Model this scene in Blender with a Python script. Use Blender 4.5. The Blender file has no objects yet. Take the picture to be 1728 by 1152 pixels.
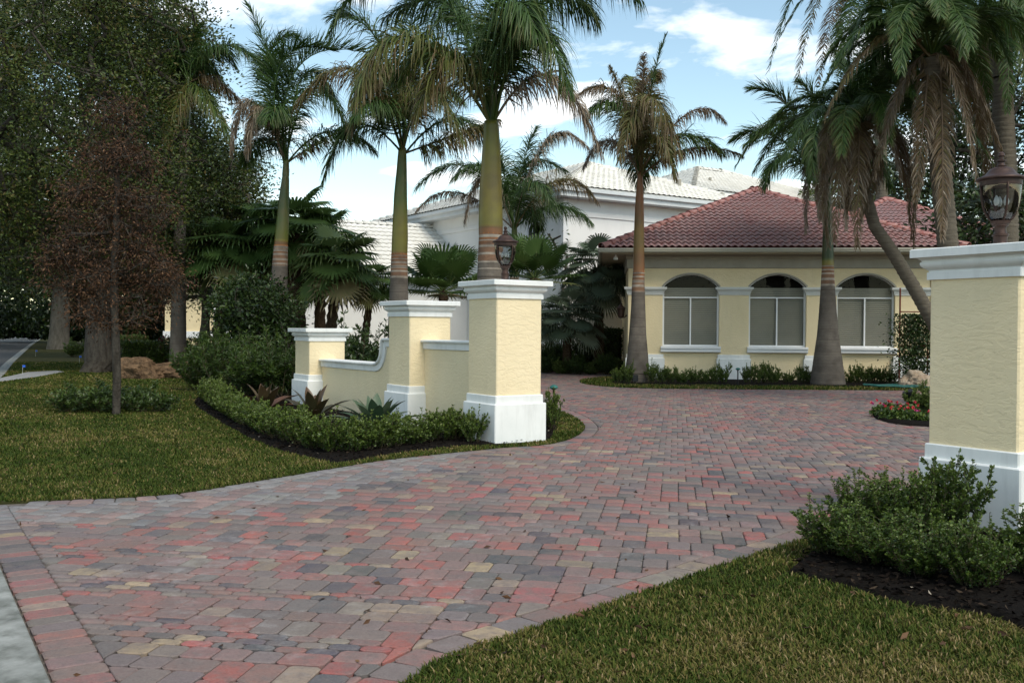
import bpy, bmesh, math, random
import numpy as np
from mathutils import Matrix, Vector

R = math.radians
SC = bpy.context.scene
COL = SC.collection
rs = np.random.RandomState(7)
random.seed(7)

# ------------------------------------------------------------------ camera, sky, sun, exposure
FPX, PW, PH, CAMH = 1640.0, 1728.0, 1152.0, 1.6
YAW, PITCH, ROLL = math.atan(276 / FPX), math.atan(20 / FPX), 0.0065
cam_d = bpy.data.cameras.new('camera')
cam_d.sensor_width = 36.0
cam_d.lens = 36.0 * FPX / PW
cam_d.clip_start, cam_d.clip_end = 0.05, 3000
cam = bpy.data.objects.new('camera', cam_d)
COL.objects.link(cam)
cam.matrix_world = (Matrix.Translation((0, 0, CAMH)) @ Matrix.Rotation(YAW, 4, 'Z') @
                    Matrix.Rotation(math.pi / 2 - PITCH, 4, 'X') @ Matrix.Rotation(ROLL, 4, 'Z'))
SC.camera = cam

SUN_AZ, SUN_EL = R(-47), R(50)          # where the light comes from (azimuth from +X)
w = bpy.data.worlds.new('World')
SC.world = w
w.use_nodes = True
nt = w.node_tree
for n in list(nt.nodes):
    nt.nodes.remove(n)
def N(tree, typ, **kw):
    n = tree.nodes.new(typ)
    for k, v in kw.items():
        if k == 'inp':
            for kk, vv in v.items():
                n.inputs[kk].default_value = vv
        else:
            setattr(n, k, v)
    return n
def L(tree, a, b):
    tree.links.new(a, b)
out = N(nt, 'ShaderNodeOutputWorld')
bg = N(nt, 'ShaderNodeBackground', inp={'Strength': 0.1})
sky = N(nt, 'ShaderNodeTexSky', sky_type='NISHITA', sun_disc=False, sun_elevation=SUN_EL,
        sun_rotation=math.pi / 2 - SUN_AZ, air_density=1.0, dust_density=0.3, ozone_density=1.5)
tc = N(nt, 'ShaderNodeTexCoord')
sep = N(nt, 'ShaderNodeSeparateXYZ')
L(nt, tc.outputs['Generated'], sep.inputs[0])
zz = N(nt, 'ShaderNodeMath', operation='MAXIMUM', inp={1: 0.0}); L(nt, sep.outputs[2], zz.inputs[0])
za = N(nt, 'ShaderNodeMath', operation='ADD', inp={1: 0.12}); L(nt, zz.outputs[0], za.inputs[0])
dx = N(nt, 'ShaderNodeMath', operation='DIVIDE'); L(nt, sep.outputs[0], dx.inputs[0]); L(nt, za.outputs[0], dx.inputs[1])
dy = N(nt, 'ShaderNodeMath', operation='DIVIDE'); L(nt, sep.outputs[1], dy.inputs[0]); L(nt, za.outputs[0], dy.inputs[1])
cmb = N(nt, 'ShaderNodeCombineXYZ', inp={2: 11.3}); L(nt, dx.outputs[0], cmb.inputs[0]); L(nt, dy.outputs[0], cmb.inputs[1])
n1 = N(nt, 'ShaderNodeTexNoise', inp={'Scale': 2.6, 'Detail': 9.0, 'Roughness': 0.54, 'Distortion': 0.2}); L(nt, cmb.outputs[0], n1.inputs['Vector'])
rp = N(nt, 'ShaderNodeValToRGB')
rp.color_ramp.elements[0].position = 0.52; rp.color_ramp.elements[0].color = (0, 0, 0, 1)
rp.color_ramp.elements[1].position = 0.66; rp.color_ramp.elements[1].color = (1, 1, 1, 1)
L(nt, n1.outputs['Fac'], rp.inputs[0])
cf = N(nt, 'ShaderNodeMath', operation='MULTIPLY', inp={1: 0.8}); L(nt, rp.outputs[0], cf.inputs[0])
boost = N(nt, 'ShaderNodeMix', data_type='RGBA', blend_type='MULTIPLY', inp={0: 1.0, 7: (1.27, 1.22, 1.0, 1)})
L(nt, sky.outputs[0], boost.inputs[6])
mx = N(nt, 'ShaderNodeMix', data_type='RGBA', inp={7: (9.0, 8.9, 8.7, 1)})
L(nt, cf.outputs[0], mx.inputs[0]); L(nt, boost.outputs[2], mx.inputs[6])
L(nt, mx.outputs[2], bg.inputs[0]); L(nt, bg.outputs[0], out.inputs[0])

sun_d = bpy.data.lights.new('sun', 'SUN')
sun_d.energy, sun_d.angle, sun_d.color = 1.5, R(30), (1.0, 0.93, 0.80)
sun = bpy.data.objects.new('sun', sun_d)
COL.objects.link(sun)
sdir = Vector((math.cos(SUN_EL) * math.cos(SUN_AZ), math.cos(SUN_EL) * math.sin(SUN_AZ), math.sin(SUN_EL)))
sun.rotation_euler = sdir.to_track_quat('Z', 'Y').to_euler()
vs = SC.view_settings
vs.view_transform, vs.look, vs.gamma, vs.use_curve_mapping = 'Standard', 'None', 1.0, False
vs.exposure = 1.0

# ------------------------------------------------------------------ survey helpers: where a sight line meets the ground
_F = np.array([-math.sin(YAW) * math.cos(PITCH), math.cos(YAW) * math.cos(PITCH), -math.sin(PITCH)])
_R = np.array([math.cos(YAW), math.sin(YAW), 0.0])
_U = np.cross(_R, _F)
EYE = np.array([0, 0, CAMH])
def ray(x, y):
    u, v = x - PW / 2, -(y - PH / 2)
    c, s = math.cos(ROLL), math.sin(ROLL)
    u, v = c * u - s * v, s * u + c * v
    return _F + _R * u / FPX + _U * v / FPX
def g(x, y, z=0.0):
    d = ray(x, y)
    return EYE + d * ((z - CAMH) / d[2])
def at(x, y, Z):
    return EYE + ray(x, y) * Z
def foot(x, Z):
    p = at(x, 556, Z); p[2] = 0
    return p
def pxof(p):
    q = np.asarray(p, float) - EYE
    Z = q @ _F
    u, v = FPX * (q @ _R) / Z, FPX * (q @ _U) / Z
    c, s = math.cos(ROLL), math.sin(ROLL)
    return PW / 2 + c * u + s * v, PH / 2 - (-s * u + c * v), Z

# ------------------------------------------------------------------ object helpers
def tag(o, label=None, cat=None, group=None, kind=None):
    if label: o['label'] = label
    if cat: o['category'] = cat
    if group: o['group'] = group
    if kind: o['kind'] = kind
    return o
def empty(name, loc=(0, 0, 0), rz=0.0, **kw):
    o = bpy.data.objects.new(name, None)
    COL.objects.link(o)
    o.location = loc
    o.rotation_euler = (0, 0, rz)
    o.empty_display_size = 0.2
    return tag(o, **kw)
def link(name, me, parent=None, loc=None, rz=None, **kw):
    o = bpy.data.objects.new(name, me)
    COL.objects.link(o)
    if parent is not None: o.parent = parent
    if loc is not None: o.location = loc
    if rz is not None: o.rotation_euler = (0, 0, rz)
    return tag(o, **kw)
def mesh_np(V, faces, mat=None, smooth=False, tint=None, col=None):
    """V (n,3); faces: list of (m,k) index arrays; tint: float per vertex; col: rgb per vertex"""
    V = np.ascontiguousarray(V, dtype=np.float32)
    faces = [np.asarray(f, dtype=np.int32) for f in faces if len(f)]
    me = bpy.data.meshes.new('mesh')
    me.vertices.add(len(V)); me.vertices.foreach_set('co', V.ravel())
    nl = sum(f.size for f in faces); npoly = sum(len(f) for f in faces)
    me.loops.add(nl); me.loops.foreach_set('vertex_index', np.concatenate([f.ravel() for f in faces]))
    me.polygons.add(npoly)
    tot = np.concatenate([np.full(len(f), f.shape[1], np.int32) for f in faces])
    st = np.zeros(npoly, np.int32); st[1:] = np.cumsum(tot)[:-1]
    me.polygons.foreach_set('loop_start', st)
    me.polygons.foreach_set('loop_total', tot)
    if smooth: me.polygons.foreach_set('use_smooth', np.ones(npoly, bool))
    if tint is not None:
        a = me.attributes.new('tint', 'FLOAT', 'POINT'); a.data.foreach_set('value', np.asarray(tint, np.float32))
    if col is not None:
        c4 = np.ones((len(V), 4), np.float32); c4[:, :3] = col
        a = me.attributes.new('pcol', 'FLOAT_COLOR', 'POINT'); a.data.foreach_set('color', c4.ravel())
    me.update(calc_edges=True)
    if mat: me.materials.append(mat)
    return me
class MB:
    """collects simple shapes into one mesh"""
    def __init__(s): s.v = []; s.f = []
    def add(s, V, F):
        o = len(s.v)
        s.v += [tuple(float(c) for c in p) for p in V]
        s.f += [tuple(o + i for i in f) for f in F]
        return s
    def box(s, x0, x1, y0, y1, z0, z1):
        V = [(x, y, z) for z in (z0, z1) for (x, y) in ((x0, y0), (x1, y0), (x1, y1), (x0, y1))]
        return s.add(V, [(3, 2, 1, 0), (4, 5, 6, 7), (0, 1, 5, 4), (1, 2, 6, 5), (2, 3, 7, 6), (3, 0, 4, 7)])
    def rings(s, RG, cap0=True, cap1=True, closed=True):
        n = len(RG[0]); V = [p for r in RG for p in r]; F = []
        for i in range(len(RG) - 1):
            for j in range(n if closed else n - 1):
                a, b = i * n + j, i * n + (j + 1) % n
                F.append((a, b, b + n, a + n))
        if closed and cap0: F.append(tuple(range(n))[::-1])
        if closed and cap1: F.append(tuple((len(RG) - 1) * n + j for j in range(n)))
        return s.add(V, F)
    def square(s, prof, ch=0.010, cx=0, cy=0):
        """square moulding: prof = [(half width, z)...] with slightly eased corners"""
        RG = []
        for h, z in prof:
            c = min(ch, h * 0.5)
            RG.append([(cx + x, cy + y, z) for x, y in ((h - c, -h), (h, -h + c), (h, h - c), (h - c, h), (-h + c, h), (-h, h - c), (-h, -h + c), (-h + c, -h))])
        return s.rings(RG)
    def lathe(s, prof, n=16, cx=0, cy=0):
        RG = [[(cx + r * math.cos(2 * math.pi * k / n), cy + r * math.sin(2 * math.pi * k / n), z) for k in range(n)] for r, z in prof]
        return s.rings(RG)
    def tube(s, pts, rad, n=8):
        pts = [Vector(p) for p in pts]; RG = []
        up = Vector((0, 0, 1))
        for i, p in enumerate(pts):
            t = (pts[min(i + 1, len(pts) - 1)] - pts[max(i - 1, 0)]).normalized()
            a = t.cross(up)
            if a.length < 1e-3: a = Vector((1, 0, 0))
            a.normalize(); b = a.cross(t).normalized() * -1
            r = rad[i] if hasattr(rad, '__len__') else rad
            RG.append([tuple(p + (a * math.cos(2 * math.pi * k / n) + b * math.sin(2 * math.pi * k / n)) * r) for k in range(n)])
        return s.rings(RG)
    def mesh(s, mat, smooth=False):
        me = bpy.data.meshes.new('mesh')
        me.from_pydata(s.v, [], s.f); me.update()
        bm = bmesh.new(); bm.from_mesh(me); bmesh.ops.recalc_face_normals(bm, faces=bm.faces); bm.to_mesh(me); bm.free()
        if smooth is True:
            me.polygons.foreach_set('use_smooth', [True] * len(me.polygons))
        elif smooth:
            me.polygons.foreach_set('use_smooth', [True] * len(me.polygons)); me.set_sharp_from_angle(angle=R(smooth))
        me.materials.append(mat)
        return me
    def build(s, name, mat, parent=None, smooth=False, **kw):
        return link(name, s.mesh(mat, smooth), parent, **kw)

# ------------------------------------------------------------------ materials
def new_mat(name):
    m = bpy.data.materials.new(name); m.use_nodes = True
    t = m.node_tree
    for n in list(t.nodes): t.nodes.remove(n)
    o = N(t, 'ShaderNodeOutputMaterial')
    b = N(t, 'ShaderNodeBsdfPrincipled')
    L(t, b.outputs[0], o.inputs[0])
    return m, t, b, o
def ramp(t, src, stops, interp='LINEAR'):
    r = N(t, 'ShaderNodeValToRGB'); cr = r.color_ramp; cr.interpolation = interp
    while len(cr.elements) < len(stops): cr.elements.new(0.5)
    for e, (p, c) in zip(cr.elements, stops):
        e.position = p; e.color = (*c, 1) if len(c) == 3 else c
    L(t, src, r.inputs[0])
    return r.outputs[0]
def noise(t, scale, detail=4, rough=0.55, vec=None, dist=0.0):
    n = N(t, 'ShaderNodeTexNoise', inp={'Scale': scale, 'Detail': detail, 'Roughness': rough, 'Distortion': dist})
    if vec is not None: L(t, vec, n.inputs['Vector'])
    return n.outputs['Fac']
def pos(t, scale=(1, 1, 1)):
    gm = N(t, 'ShaderNodeNewGeometry')
    if scale == (1, 1, 1): return gm.outputs['Position']
    mp = N(t, 'ShaderNodeMapping', inp={'Scale': scale}); L(t, gm.outputs['Position'], mp.inputs[0])
    return mp.outputs[0]
def bump(t, b, src, strength=0.4, dist=0.01):
    bp = N(t, 'ShaderNodeBump', inp={'Strength': strength, 'Distance': dist})
    L(t, src, bp.inputs['Height']); L(t, bp.outputs[0], b.inputs['Normal'])
def mixc(t, f, a, b, blend='MIX'):
    m = N(t, 'ShaderNodeMix', data_type='RGBA', blend_type=blend)
    for i, v in ((0, f), (6, a), (7, b)):
        if isinstance(v, (int, float)): m.inputs[i].default_value = v
        elif isinstance(v, tuple): m.inputs[i].default_value = (*v, 1)
        else: L(t, v, m.inputs[i])
    return m.outputs[2]
def surf(name, c0, c1, scale=6, rough=0.85, spec=0.3, bscale=None, bstr=0.3, bdist=0.006, detail=5, metal=0.0, stretch=(1, 1, 1), grime=None):
    m, t, b, o = new_mat(name)
    p = pos(t, stretch)
    c = ramp(t, noise(t, scale, detail, 0.6, p), [(0.3, c0), (0.7, c1)])
    if grime:
        c = mixc(t, ramp(t, noise(t, grime[0], 6, 0.65, pos(t, grime[3] if len(grime) > 3 else (1, 1, 1))), [(0.5, (0, 0, 0)), (0.75, (grime[1],) * 3)]), c, grime[2])
    L(t, c, b.inputs['Base Color'])
    b.inputs['Roughness'].default_value = rough
    b.inputs['Specular IOR Level'].default_value = spec
    b.inputs['Metallic'].default_value = metal
    if bscale: bump(t, b, noise(t, bscale, 5, 0.6, pos(t)), bstr, bdist)
    return m
def leafmat(name, stops, rough=0.5, trans=0.25, spec=0.35, patch=None):
    m, t, b, o = new_mat(name)
    a = N(t, 'ShaderNodeAttribute', attribute_name='tint')
    c = ramp(t, a.outputs['Fac'], stops)
    if patch:
        c = mixc(t, ramp(t, noise(t, patch[0], 3, 0.5, pos(t)), [(0.42, (0, 0, 0)), (0.68, (patch[1],) * 3)]), c, patch[2])
    L(t, c, b.inputs['Base Color'])
    b.inputs['Roughness'].default_value = rough; b.inputs['Specular IOR Level'].default_value = spec
    tr = N(t, 'ShaderNodeBsdfTranslucent'); L(t, c, tr.inputs[0])
    ms = N(t, 'ShaderNodeMixShader', inp={0: trans}); L(t, b.outputs[0], ms.inputs[1]); L(t, tr.outputs[0], ms.inputs[2])
    L(t, ms.outputs[0], o.inputs[0])
    return m

def stucco(name, c0, c1):
    m, t, b, o = new_mat(name)
    c = ramp(t, noise(t, 1.3, 6, 0.6, pos(t, (1, 1, 0.6))), [(0.3, c0), (0.7, c1)])
    c = mixc(t, ramp(t, noise(t, 2.2, 7, 0.7, pos(t, (2.5, 2.5, 0.35))), [(0.55, (0, 0, 0)), (0.85, (0.22,) * 3)]), c, tuple(x * 0.62 for x in c0))
    L(t, c, b.inputs['Base Color']); b.inputs['Roughness'].default_value = 0.9; b.inputs['Specular IOR Level'].default_value = 0.2
    # knock-down trowel texture: sparse raised flats with sharp lower lips
    v = noise(t, 9.0, 6, 0.62, pos(t, (1, 1, 2.4)), 0.8)
    k = ramp(t, v, [(0.40, (0, 0, 0)), (0.50, (0.55,) * 3), (0.53, (1, 1, 1)), (0.75, (0.8,) * 3)])
    f2 = noise(t, 120, 3, 0.5, pos(t))
    mm = N(t, 'ShaderNodeMath', operation='MULTIPLY_ADD', inp={1: 0.12}); L(t, f2, mm.inputs[0]); L(t, k, mm.inputs[2])
    bump(t, b, mm.outputs[0], 0.42, 0.007)
    return m
M = {}
M['yellow'] = stucco('yellow_stucco', (0.76, 0.63, 0.405), (0.82, 0.69, 0.46))
M['housey'] = stucco('house_stucco', (0.72, 0.595, 0.37), (0.78, 0.65, 0.42))
M['white'] = surf('white_cast_stone', (0.70, 0.71, 0.69), (0.80, 0.80, 0.78), 2.5, 0.8, 0.3, 45, 0.12, 0.004, grime=(2.5, 0.35, (0.45, 0.45, 0.42), (3, 3, 0.5)))
M['trim'] = surf('grey_trim', (0.56, 0.565, 0.54), (0.63, 0.63, 0.60), 3, 0.75, 0.3, 60, 0.1, 0.003)
M['beige'] = surf('beige_fascia', (0.36, 0.345, 0.28), (0.41, 0.39, 0.32), 2, 0.6, 0.4)
M['band'] = surf('taupe_band', (0.30, 0.28, 0.235), (0.36, 0.335, 0.285), 2.5, 0.85, 0.25, 80, 0.15, 0.003)
M['soffit'] = surf('soffit_boards', (0.42, 0.36, 0.27), (0.48, 0.42, 0.32), 3, 0.8, 0.2)
M['frame'] = surf('white_window_frame', (0.72, 0.73, 0.74), (0.80, 0.80, 0.80), 2, 0.45, 0.5)
M['blind'] = surf('taupe_blind_slats', (0.26, 0.25, 0.21), (0.30, 0.285, 0.24), 2, 0.7, 0.3)
M['room'] = surf('unlit_room_tone', (0.02, 0.02, 0.02), (0.03, 0.03, 0.03), 2, 0.9, 0.1)  # near-black colour paints in the dimness of the unlit interior
M['nwall'] = surf('white_neighbour_wall', (0.78, 0.775, 0.75), (0.84, 0.835, 0.81), 0.6, 0.9, 0.2, 40, 0.1, 0.003, grime=(0.5, 0.25, (0.5, 0.5, 0.47), (1, 1, 0.3)))
M['nroof'] = surf('white_roof_tiles', (0.66, 0.64, 0.58), (0.80, 0.78, 0.73), 1.2, 0.8, 0.25, grime=(0.9, 0.3, (0.42, 0.40, 0.36)))
M['fgutter'] = surf('pale_gutter', (0.6, 0.63, 0.64), (0.68, 0.70, 0.7), 2, 0.5, 0.4)
M['copper'] = surf('aged_copper', (0.030, 0.016, 0.012), (0.075, 0.040, 0.030), 14, 0.5, 0.4, 40, 0.2, 0.002, metal=0.35)
M['curb'] = surf('concrete_curb', (0.15, 0.155, 0.142), (0.31, 0.315, 0.295), 7, 0.95, 0.1, 60, 0.5, 0.006, grime=(4, 0.95, (0.07, 0.075, 0.06)))
M['asphalt'] = surf('asphalt', (0.05, 0.052, 0.052), (0.085, 0.085, 0.085), 4, 0.9, 0.2, 150, 0.3, 0.004)
M['sand'] = surf('joint_sand', (0.075, 0.065, 0.056), (0.17, 0.15, 0.13), 20, 0.95, 0.1)
M['soil'] = surf('garden_soil', (0.030, 0.026, 0.018), (0.055, 0.045, 0.030), 3, 0.95, 0.1, 30, 0.5, 0.02)
M['mulch'] = surf('dark_mulch', (0.004, 0.0035, 0.003), (0.013, 0.010, 0.008), 30, 0.95, 0.08, 60, 0.8, 0.02)
M['path'] = surf('pale_side_path', (0.20, 0.20, 0.20), (0.30, 0.30, 0.30), 8, 0.9, 0.2)
def glassmat(name, tint=(1, 1, 1), refl=0.12, fk=1.0):
    m, t, b, o = new_mat(name)
    tr = N(t, 'ShaderNodeBsdfTransparent', inp={0: (*tint, 1)}); gl = N(t, 'ShaderNodeBsdfGlossy', inp={1: 0.03})
    fr = N(t, 'ShaderNodeFresnel', inp={0: 1.5})
    ad = N(t, 'ShaderNodeMath', operation='MULTIPLY_ADD', inp={1: fk, 2: refl}); L(t, fr.outputs[0], ad.inputs[0])
    ms = N(t, 'ShaderNodeMixShader'); L(t, ad.outputs[0], ms.inputs[0]); L(t, tr.outputs[0], ms.inputs[1]); L(t, gl.outputs[0], ms.inputs[2])
    L(t, ms.outputs[0], o.inputs[0])
    return m
M['glass'] = glassmat('window_glass', (0.94, 0.95, 0.93), 0.0, 0.22)
M['lampglass'] = glassmat('seeded_lamp_glass', (0.80, 0.82, 0.82), 0.04)
M['bulb'] = surf('frosted_bulb', (0.6, 0.6, 0.58), (0.65, 0.65, 0.62), 3, 0.3, 0.5)
# roof tiles
def tilemat(name, stops):
    m, t, b, o = new_mat(name)
    c = ramp(t, noise(t, 3.1, 2, 0.5, pos(t)), stops)
    c2 = mixc(t, ramp(t, noise(t, 22, 4, 0.6, pos(t)), [(0.42, (0, 0, 0)), (0.72, (0.6,) * 3)]), c, (0.37, 0.30, 0.285))
    L(t, c2, b.inputs['Base Color']); b.inputs['Roughness'].default_value = 0.5; b.inputs['Specular IOR Level'].default_value = 0.5
    bump(t, b, noise(t, 60, 4, 0.6, pos(t)), 0.2, 0.004)
    return m
M['tile'] = tilemat('red_clay_tiles', [(0.3, (0.24, 0.10, 0.095)), (0.45, (0.29, 0.122, 0.112)), (0.55, (0.25, 0.15, 0.15)), (0.7, (0.33, 0.15, 0.135))])
M['ridge'] = tilemat('red_ridge_tiles', [(0.3, (0.26, 0.075, 0.062)), (0.7, (0.32, 0.10, 0.08))])
M['mortar'] = surf('red_mortar', (0.12, 0.03, 0.03), (0.17, 0.05, 0.045), 8, 0.9, 0.2)
# pavers
def pavermat(name, use_obj):
    m, t, b, o = new_mat(name)
    if use_obj: base = N(t, 'ShaderNodeObjectInfo').outputs['Color']
    else: base = N(t, 'ShaderNodeAttribute', attribute_name='pcol').outputs['Color']
    P = pos(t)
    blend = ramp(t, noise(t, 11.0, 4, 0.6, P), [(0.40, (0, 0, 0)), (0.66, (0.7,) * 3)])
    c = mixc(t, blend, base, (0.145, 0.115, 0.106))
    c = mixc(t, ramp(t, noise(t, 90, 4, 0.7, P), [(0.40, (0.0,) * 3), (0.85, (0.28,) * 3)]), c, (0.36, 0.33, 0.30))
    c = mixc(t, ramp(t, noise(t, 35, 5, 0.7, P), [(0.52, (0, 0, 0)), (0.8, (0.6,) * 3)]), c, (0.06, 0.05, 0.048))
    # pale mineral bloom in drifting patches
    n1 = noise(t, 0.55, 5, 0.65, P, 0.6); n2 = noise(t, 9, 5, 0.7, P)
    mu = N(t, 'ShaderNodeMath', operation='MULTIPLY'); L(t, n1, mu.inputs[0]); L(t, n2, mu.inputs[1])
    c = mixc(t, ramp(t, mu.outputs[0], [(0.30, (0, 0, 0)), (0.44, (0.30,) * 3)]), c, (0.42, 0.41, 0.40))
    L(t, c, b.inputs['Base Color'])
    L(t, ramp(t, n2, [(0.3, (0.7,) * 3), (0.7, (0.9,) * 3)]), b.inputs['Roughness'])
    b.inputs['Specular IOR Level'].default_value = 0.22
    hs = N(t, 'ShaderNodeMath', operation='ADD'); L(t, noise(t, 45, 5, 0.7, P), hs.inputs[0]); L(t, noise(t, 160, 2, 0.5, P), hs.inputs[1])
    bump(t, b, hs.outputs[0], 0.35, 0.004)
    return m
M['paver'] = pavermat('tumbled_paver', True)
M['pavern'] = pavermat('tumbled_paver_field', False)

# ------------------------------------------------------------------ ground plan (metres, camera stands at the origin)
def smooth(pts, step=0.25):
    P = np.array([p[:2] for p in pts], float); out_ = []
    E_ = np.vstack([2 * P[0] - P[1], P, 2 * P[-1] - P[-2]])
    for i in range(len(P) - 1):
        a, b, c, d = E_[i:i + 4]; n = max(2, int(np.linalg.norm(c - b) / step))
        for k in range(n):
            t = k / n
            out_.append(0.5 * (2 * b + (c - a) * t + (2 * a - 5 * b + 4 * c - d) * t * t + (3 * b - a - 3 * c + d) * t ** 3))
    out_.append(P[-1])
    return np.array(out_)
SD = np.array([math.cos(R(132)), math.sin(R(132))])            # street direction
SN = np.array([SD[1], -SD[0]])                                 # away from the street, into the property
C0 = g(80, 1152)[:2]
CURB = [C0 - SD * 14, C0 - SD * 6, C0, C0 + SD * 2.2, C0 + SD * 6, C0 + SD * 12, C0 + SD * 18, g(-70, 668)[:2], g(0, 640)[:2], g(30, 606)[:2], g(62, 577)[:2], g(78, 568)[:2]]
CURB = smooth(CURB, 0.6)
def pin(P, poly):
    P = np.atleast_2d(P); x, y = P[:, 0], P[:, 1]; q = np.asarray(poly)
    ins = np.zeros(len(P), bool); j = len(q) - 1
    for i in range(len(q)):
        xi, yi = q[i]; xj, yj = q[j]
        c = ((yi > y) != (yj > y))
        with np.errstate(divide='ignore', invalid='ignore'):
            ins ^= c & (x < (xj - xi) * (y - yi) / (yj - yi + 1e-12) + xi)
        j = i
    return ins
def segdist(P, A, B):
    """distance of every P to every segment -> (dist (n,m))"""
    d = B - A; l2 = (d ** 2).sum(1)
    t = ((P[:, None, :] - A[None]) * d[None]).sum(2) / l2[None]
    t = np.clip(t, 0, 1)
    q = A[None] + t[..., None] * d[None]
    return np.linalg.norm(P[:, None] - q, axis=2)
EDGE_L = smooth([g(-95, 862)] + [g(*p) for p in ((0, 853), (100, 849), (200, 845), (300, 838), (400, 822), (500, 805), (570, 793), (650, 780), (750, 769), (850, 759), (900, 756), (926, 753), (953, 747), (974, 738), (985.5, 728), (985, 719), (972, 707), (955, 699), (938, 692), (915, 681))] + [(-3.6, 20.0), (-5.6, 22.6), (-9.0, 25.6)])
EDGE_R = smooth([g(*p) for p in ((640, 1195), (701, 1152), (734, 1129), (786, 1104), (827, 1092), (883, 1074), (924, 1060), (989, 1040), (1037, 1023.5), (1078, 1009), (1118, 995), (1167, 979), (1207, 963), (1248, 951), (1300, 934), (1367, 912), (1430, 888), (1490, 862), (1525, 838))] + [(2.75, 10.3), (3.6, 11.2), (5.0, 11.7), (9.0, 12.0)])
ISL = [g(*p)[:2] for p in ((1046, 636), (1005, 639.5), (982, 643), (979, 646.5), (995, 651), (1040, 655), (1100, 657), (1300, 659), (1560, 661))] + [np.array((12.0, 27.2))]
ISL = smooth(ISL, 0.4)
def on_curb(p, off=0.0):
    """foot of p on the straight street edge, shifted off metres into the property"""
    q = C0 + SD * ((np.asarray(p)[:2] - C0) @ SD)
    return q + SN * off
cl, cr = on_curb(EDGE_L[0]), on_curb(EDGE_R[0])
DRIVE = np.vstack([[cr], [cl], EDGE_L, [(-13, 29.0)], [g(905, 629.5)[:2]], [g(1032, 628.5)[:2]], [(-1.2, 33.0)], ISL, [(12, 12.0)], EDGE_R[::-1]])

def tess(poly):
    from mathutils.geometry import tessellate_polygon
    return [tuple(t) for t in tessellate_polygon([[Vector((p[0], p[1], 0)) for p in poly]])]
def sheet(name, poly, z, mat, z0=None, parent=None, **kw):
    poly = [tuple(p[:2]) for p in poly]; n = len(poly)
    V = [(x, y, z) for x, y in poly]; F = tess(poly)
    if z0 is not None:
        V += [(x, y, z0) for x, y in poly]
        F = list(F) + [(i, (i + 1) % n, n + (i + 1) % n, n + i) for i in range(n)]
    return MB().add(V, F).build(name, mat, parent, **kw)

# ground to the horizon
gb = MB()
rr = [0.0, 60, 200, 800, 2500]
gb.rings([[(r_ * math.cos(2 * math.pi * k / 48), r_ * math.sin(2 * math.pi * k / 48), 0) for k in range(48)] for r_ in rr[1:]], False, False)
gb.add([(60 * math.cos(2 * math.pi * k / 48), 60 * math.sin(2 * math.pi * k / 48), 0) for k in range(48)], [tuple(range(48))])
gb.build('ground', M['soil'], kind='structure')
# street: asphalt on the far side of the kerb line, concrete kerb, pale side path
def offs(poly, d):
    P = np.asarray(poly); T = np.gradient(P, axis=0); T /= np.linalg.norm(T, axis=1)[:, None]
    return P + np.stack([T[:, 1], -T[:, 0]], 1) * d
sheet('street', np.vstack([offs(CURB, -0.36), offs(CURB, -9.0)[::-1]]), 0.004, M['asphalt'], kind='structure')
kb = MB()
kc = []
for d_, z_ in ((-0.36, 0.0), (-0.36, 0.012), (-0.20, 0.03), (-0.16, 0.045), (-0.012, 0.05), (-0.004, 0.045), (-0.004, 0.0)):
    q = offs(CURB, d_); kc.append([(p[0], p[1], z_) for p in q])
kb.rings(kc, closed=False)
kb.build('kerb', M['curb'], smooth=30, kind='structure')
SIDE_PATH = [g(*p)[:2] for p in ((-40, 655), (0, 646), (60, 638), (108, 629), (95, 627), (45, 630), (20, 636), (-30, 646))]
sheet('side_path', SIDE_PATH, 0.045, M['path'], 0, kind='structure')

# ------------------------------------------------------------------ driveway of tumbled pavers
drive = sheet('driveway', DRIVE, 0.010, M['sand'], kind='structure')
PAL = np.array([(0.29, 0.094, 0.082), (0.245, 0.106, 0.094), (0.215, 0.120, 0.107), (0.19, 0.127, 0.115), (0.168, 0.130, 0.120), (0.144, 0.122, 0.116),
                (0.076, 0.070, 0.078), (0.100, 0.090, 0.092), (0.30, 0.225, 0.145), (0.245, 0.185, 0.136), (0.205, 0.170, 0.138)])
PW8 = np.array([0.08, 0.12, 0.15, 0.16, 0.14, 0.11, 0.075, 0.075, 0.025, 0.03, 0.035])
PALE = np.array([(0.185, 0.178, 0.178), (0.215, 0.205, 0.20), (0.155, 0.15, 0.155), (0.245, 0.16, 0.145), (0.20, 0.185, 0.175), (0.20, 0.14, 0.13)])
prs = np.random.RandomState(3)
segA = np.vstack([[cr], EDGE_L[:-1], EDGE_R[:-1]]); segB = np.vstack([[cl], EDGE_L[1:], EDGE_R[1:]])
BW = np.array([0.255] + [0.215] * (len(segA) - 1))
segC = (DRIVE.mean(0))
sn = segB - segA; sn = np.stack([-sn[:, 1], sn[:, 0]], 1); sn /= np.linalg.norm(sn, axis=1)[:, None]
mid = (segA + segB) / 2
flip = ~pin(mid + sn * 0.05, DRIVE)
sn[flip] *= -1                                                   # normals into the driveway
rects = []
UN = 0.082
GX0, GY0, GNX, GNY = -13.0, 2.0, 298, 430
busy = np.zeros((GNY, GNX), bool)
gx_, gy_ = np.meshgrid(GX0 + (np.arange(GNX) + 0.5) * UN, GY0 + (np.arange(GNY) + 0.5) * UN)
gp_ = np.stack([gx_.ravel(), gy_.ravel()], 1)
busy |= ~(pin(gp_, DRIVE) | (segdist(gp_, segA[::3], segB[::3]).min(1) < 0.35)).reshape(GNY, GNX)
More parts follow.
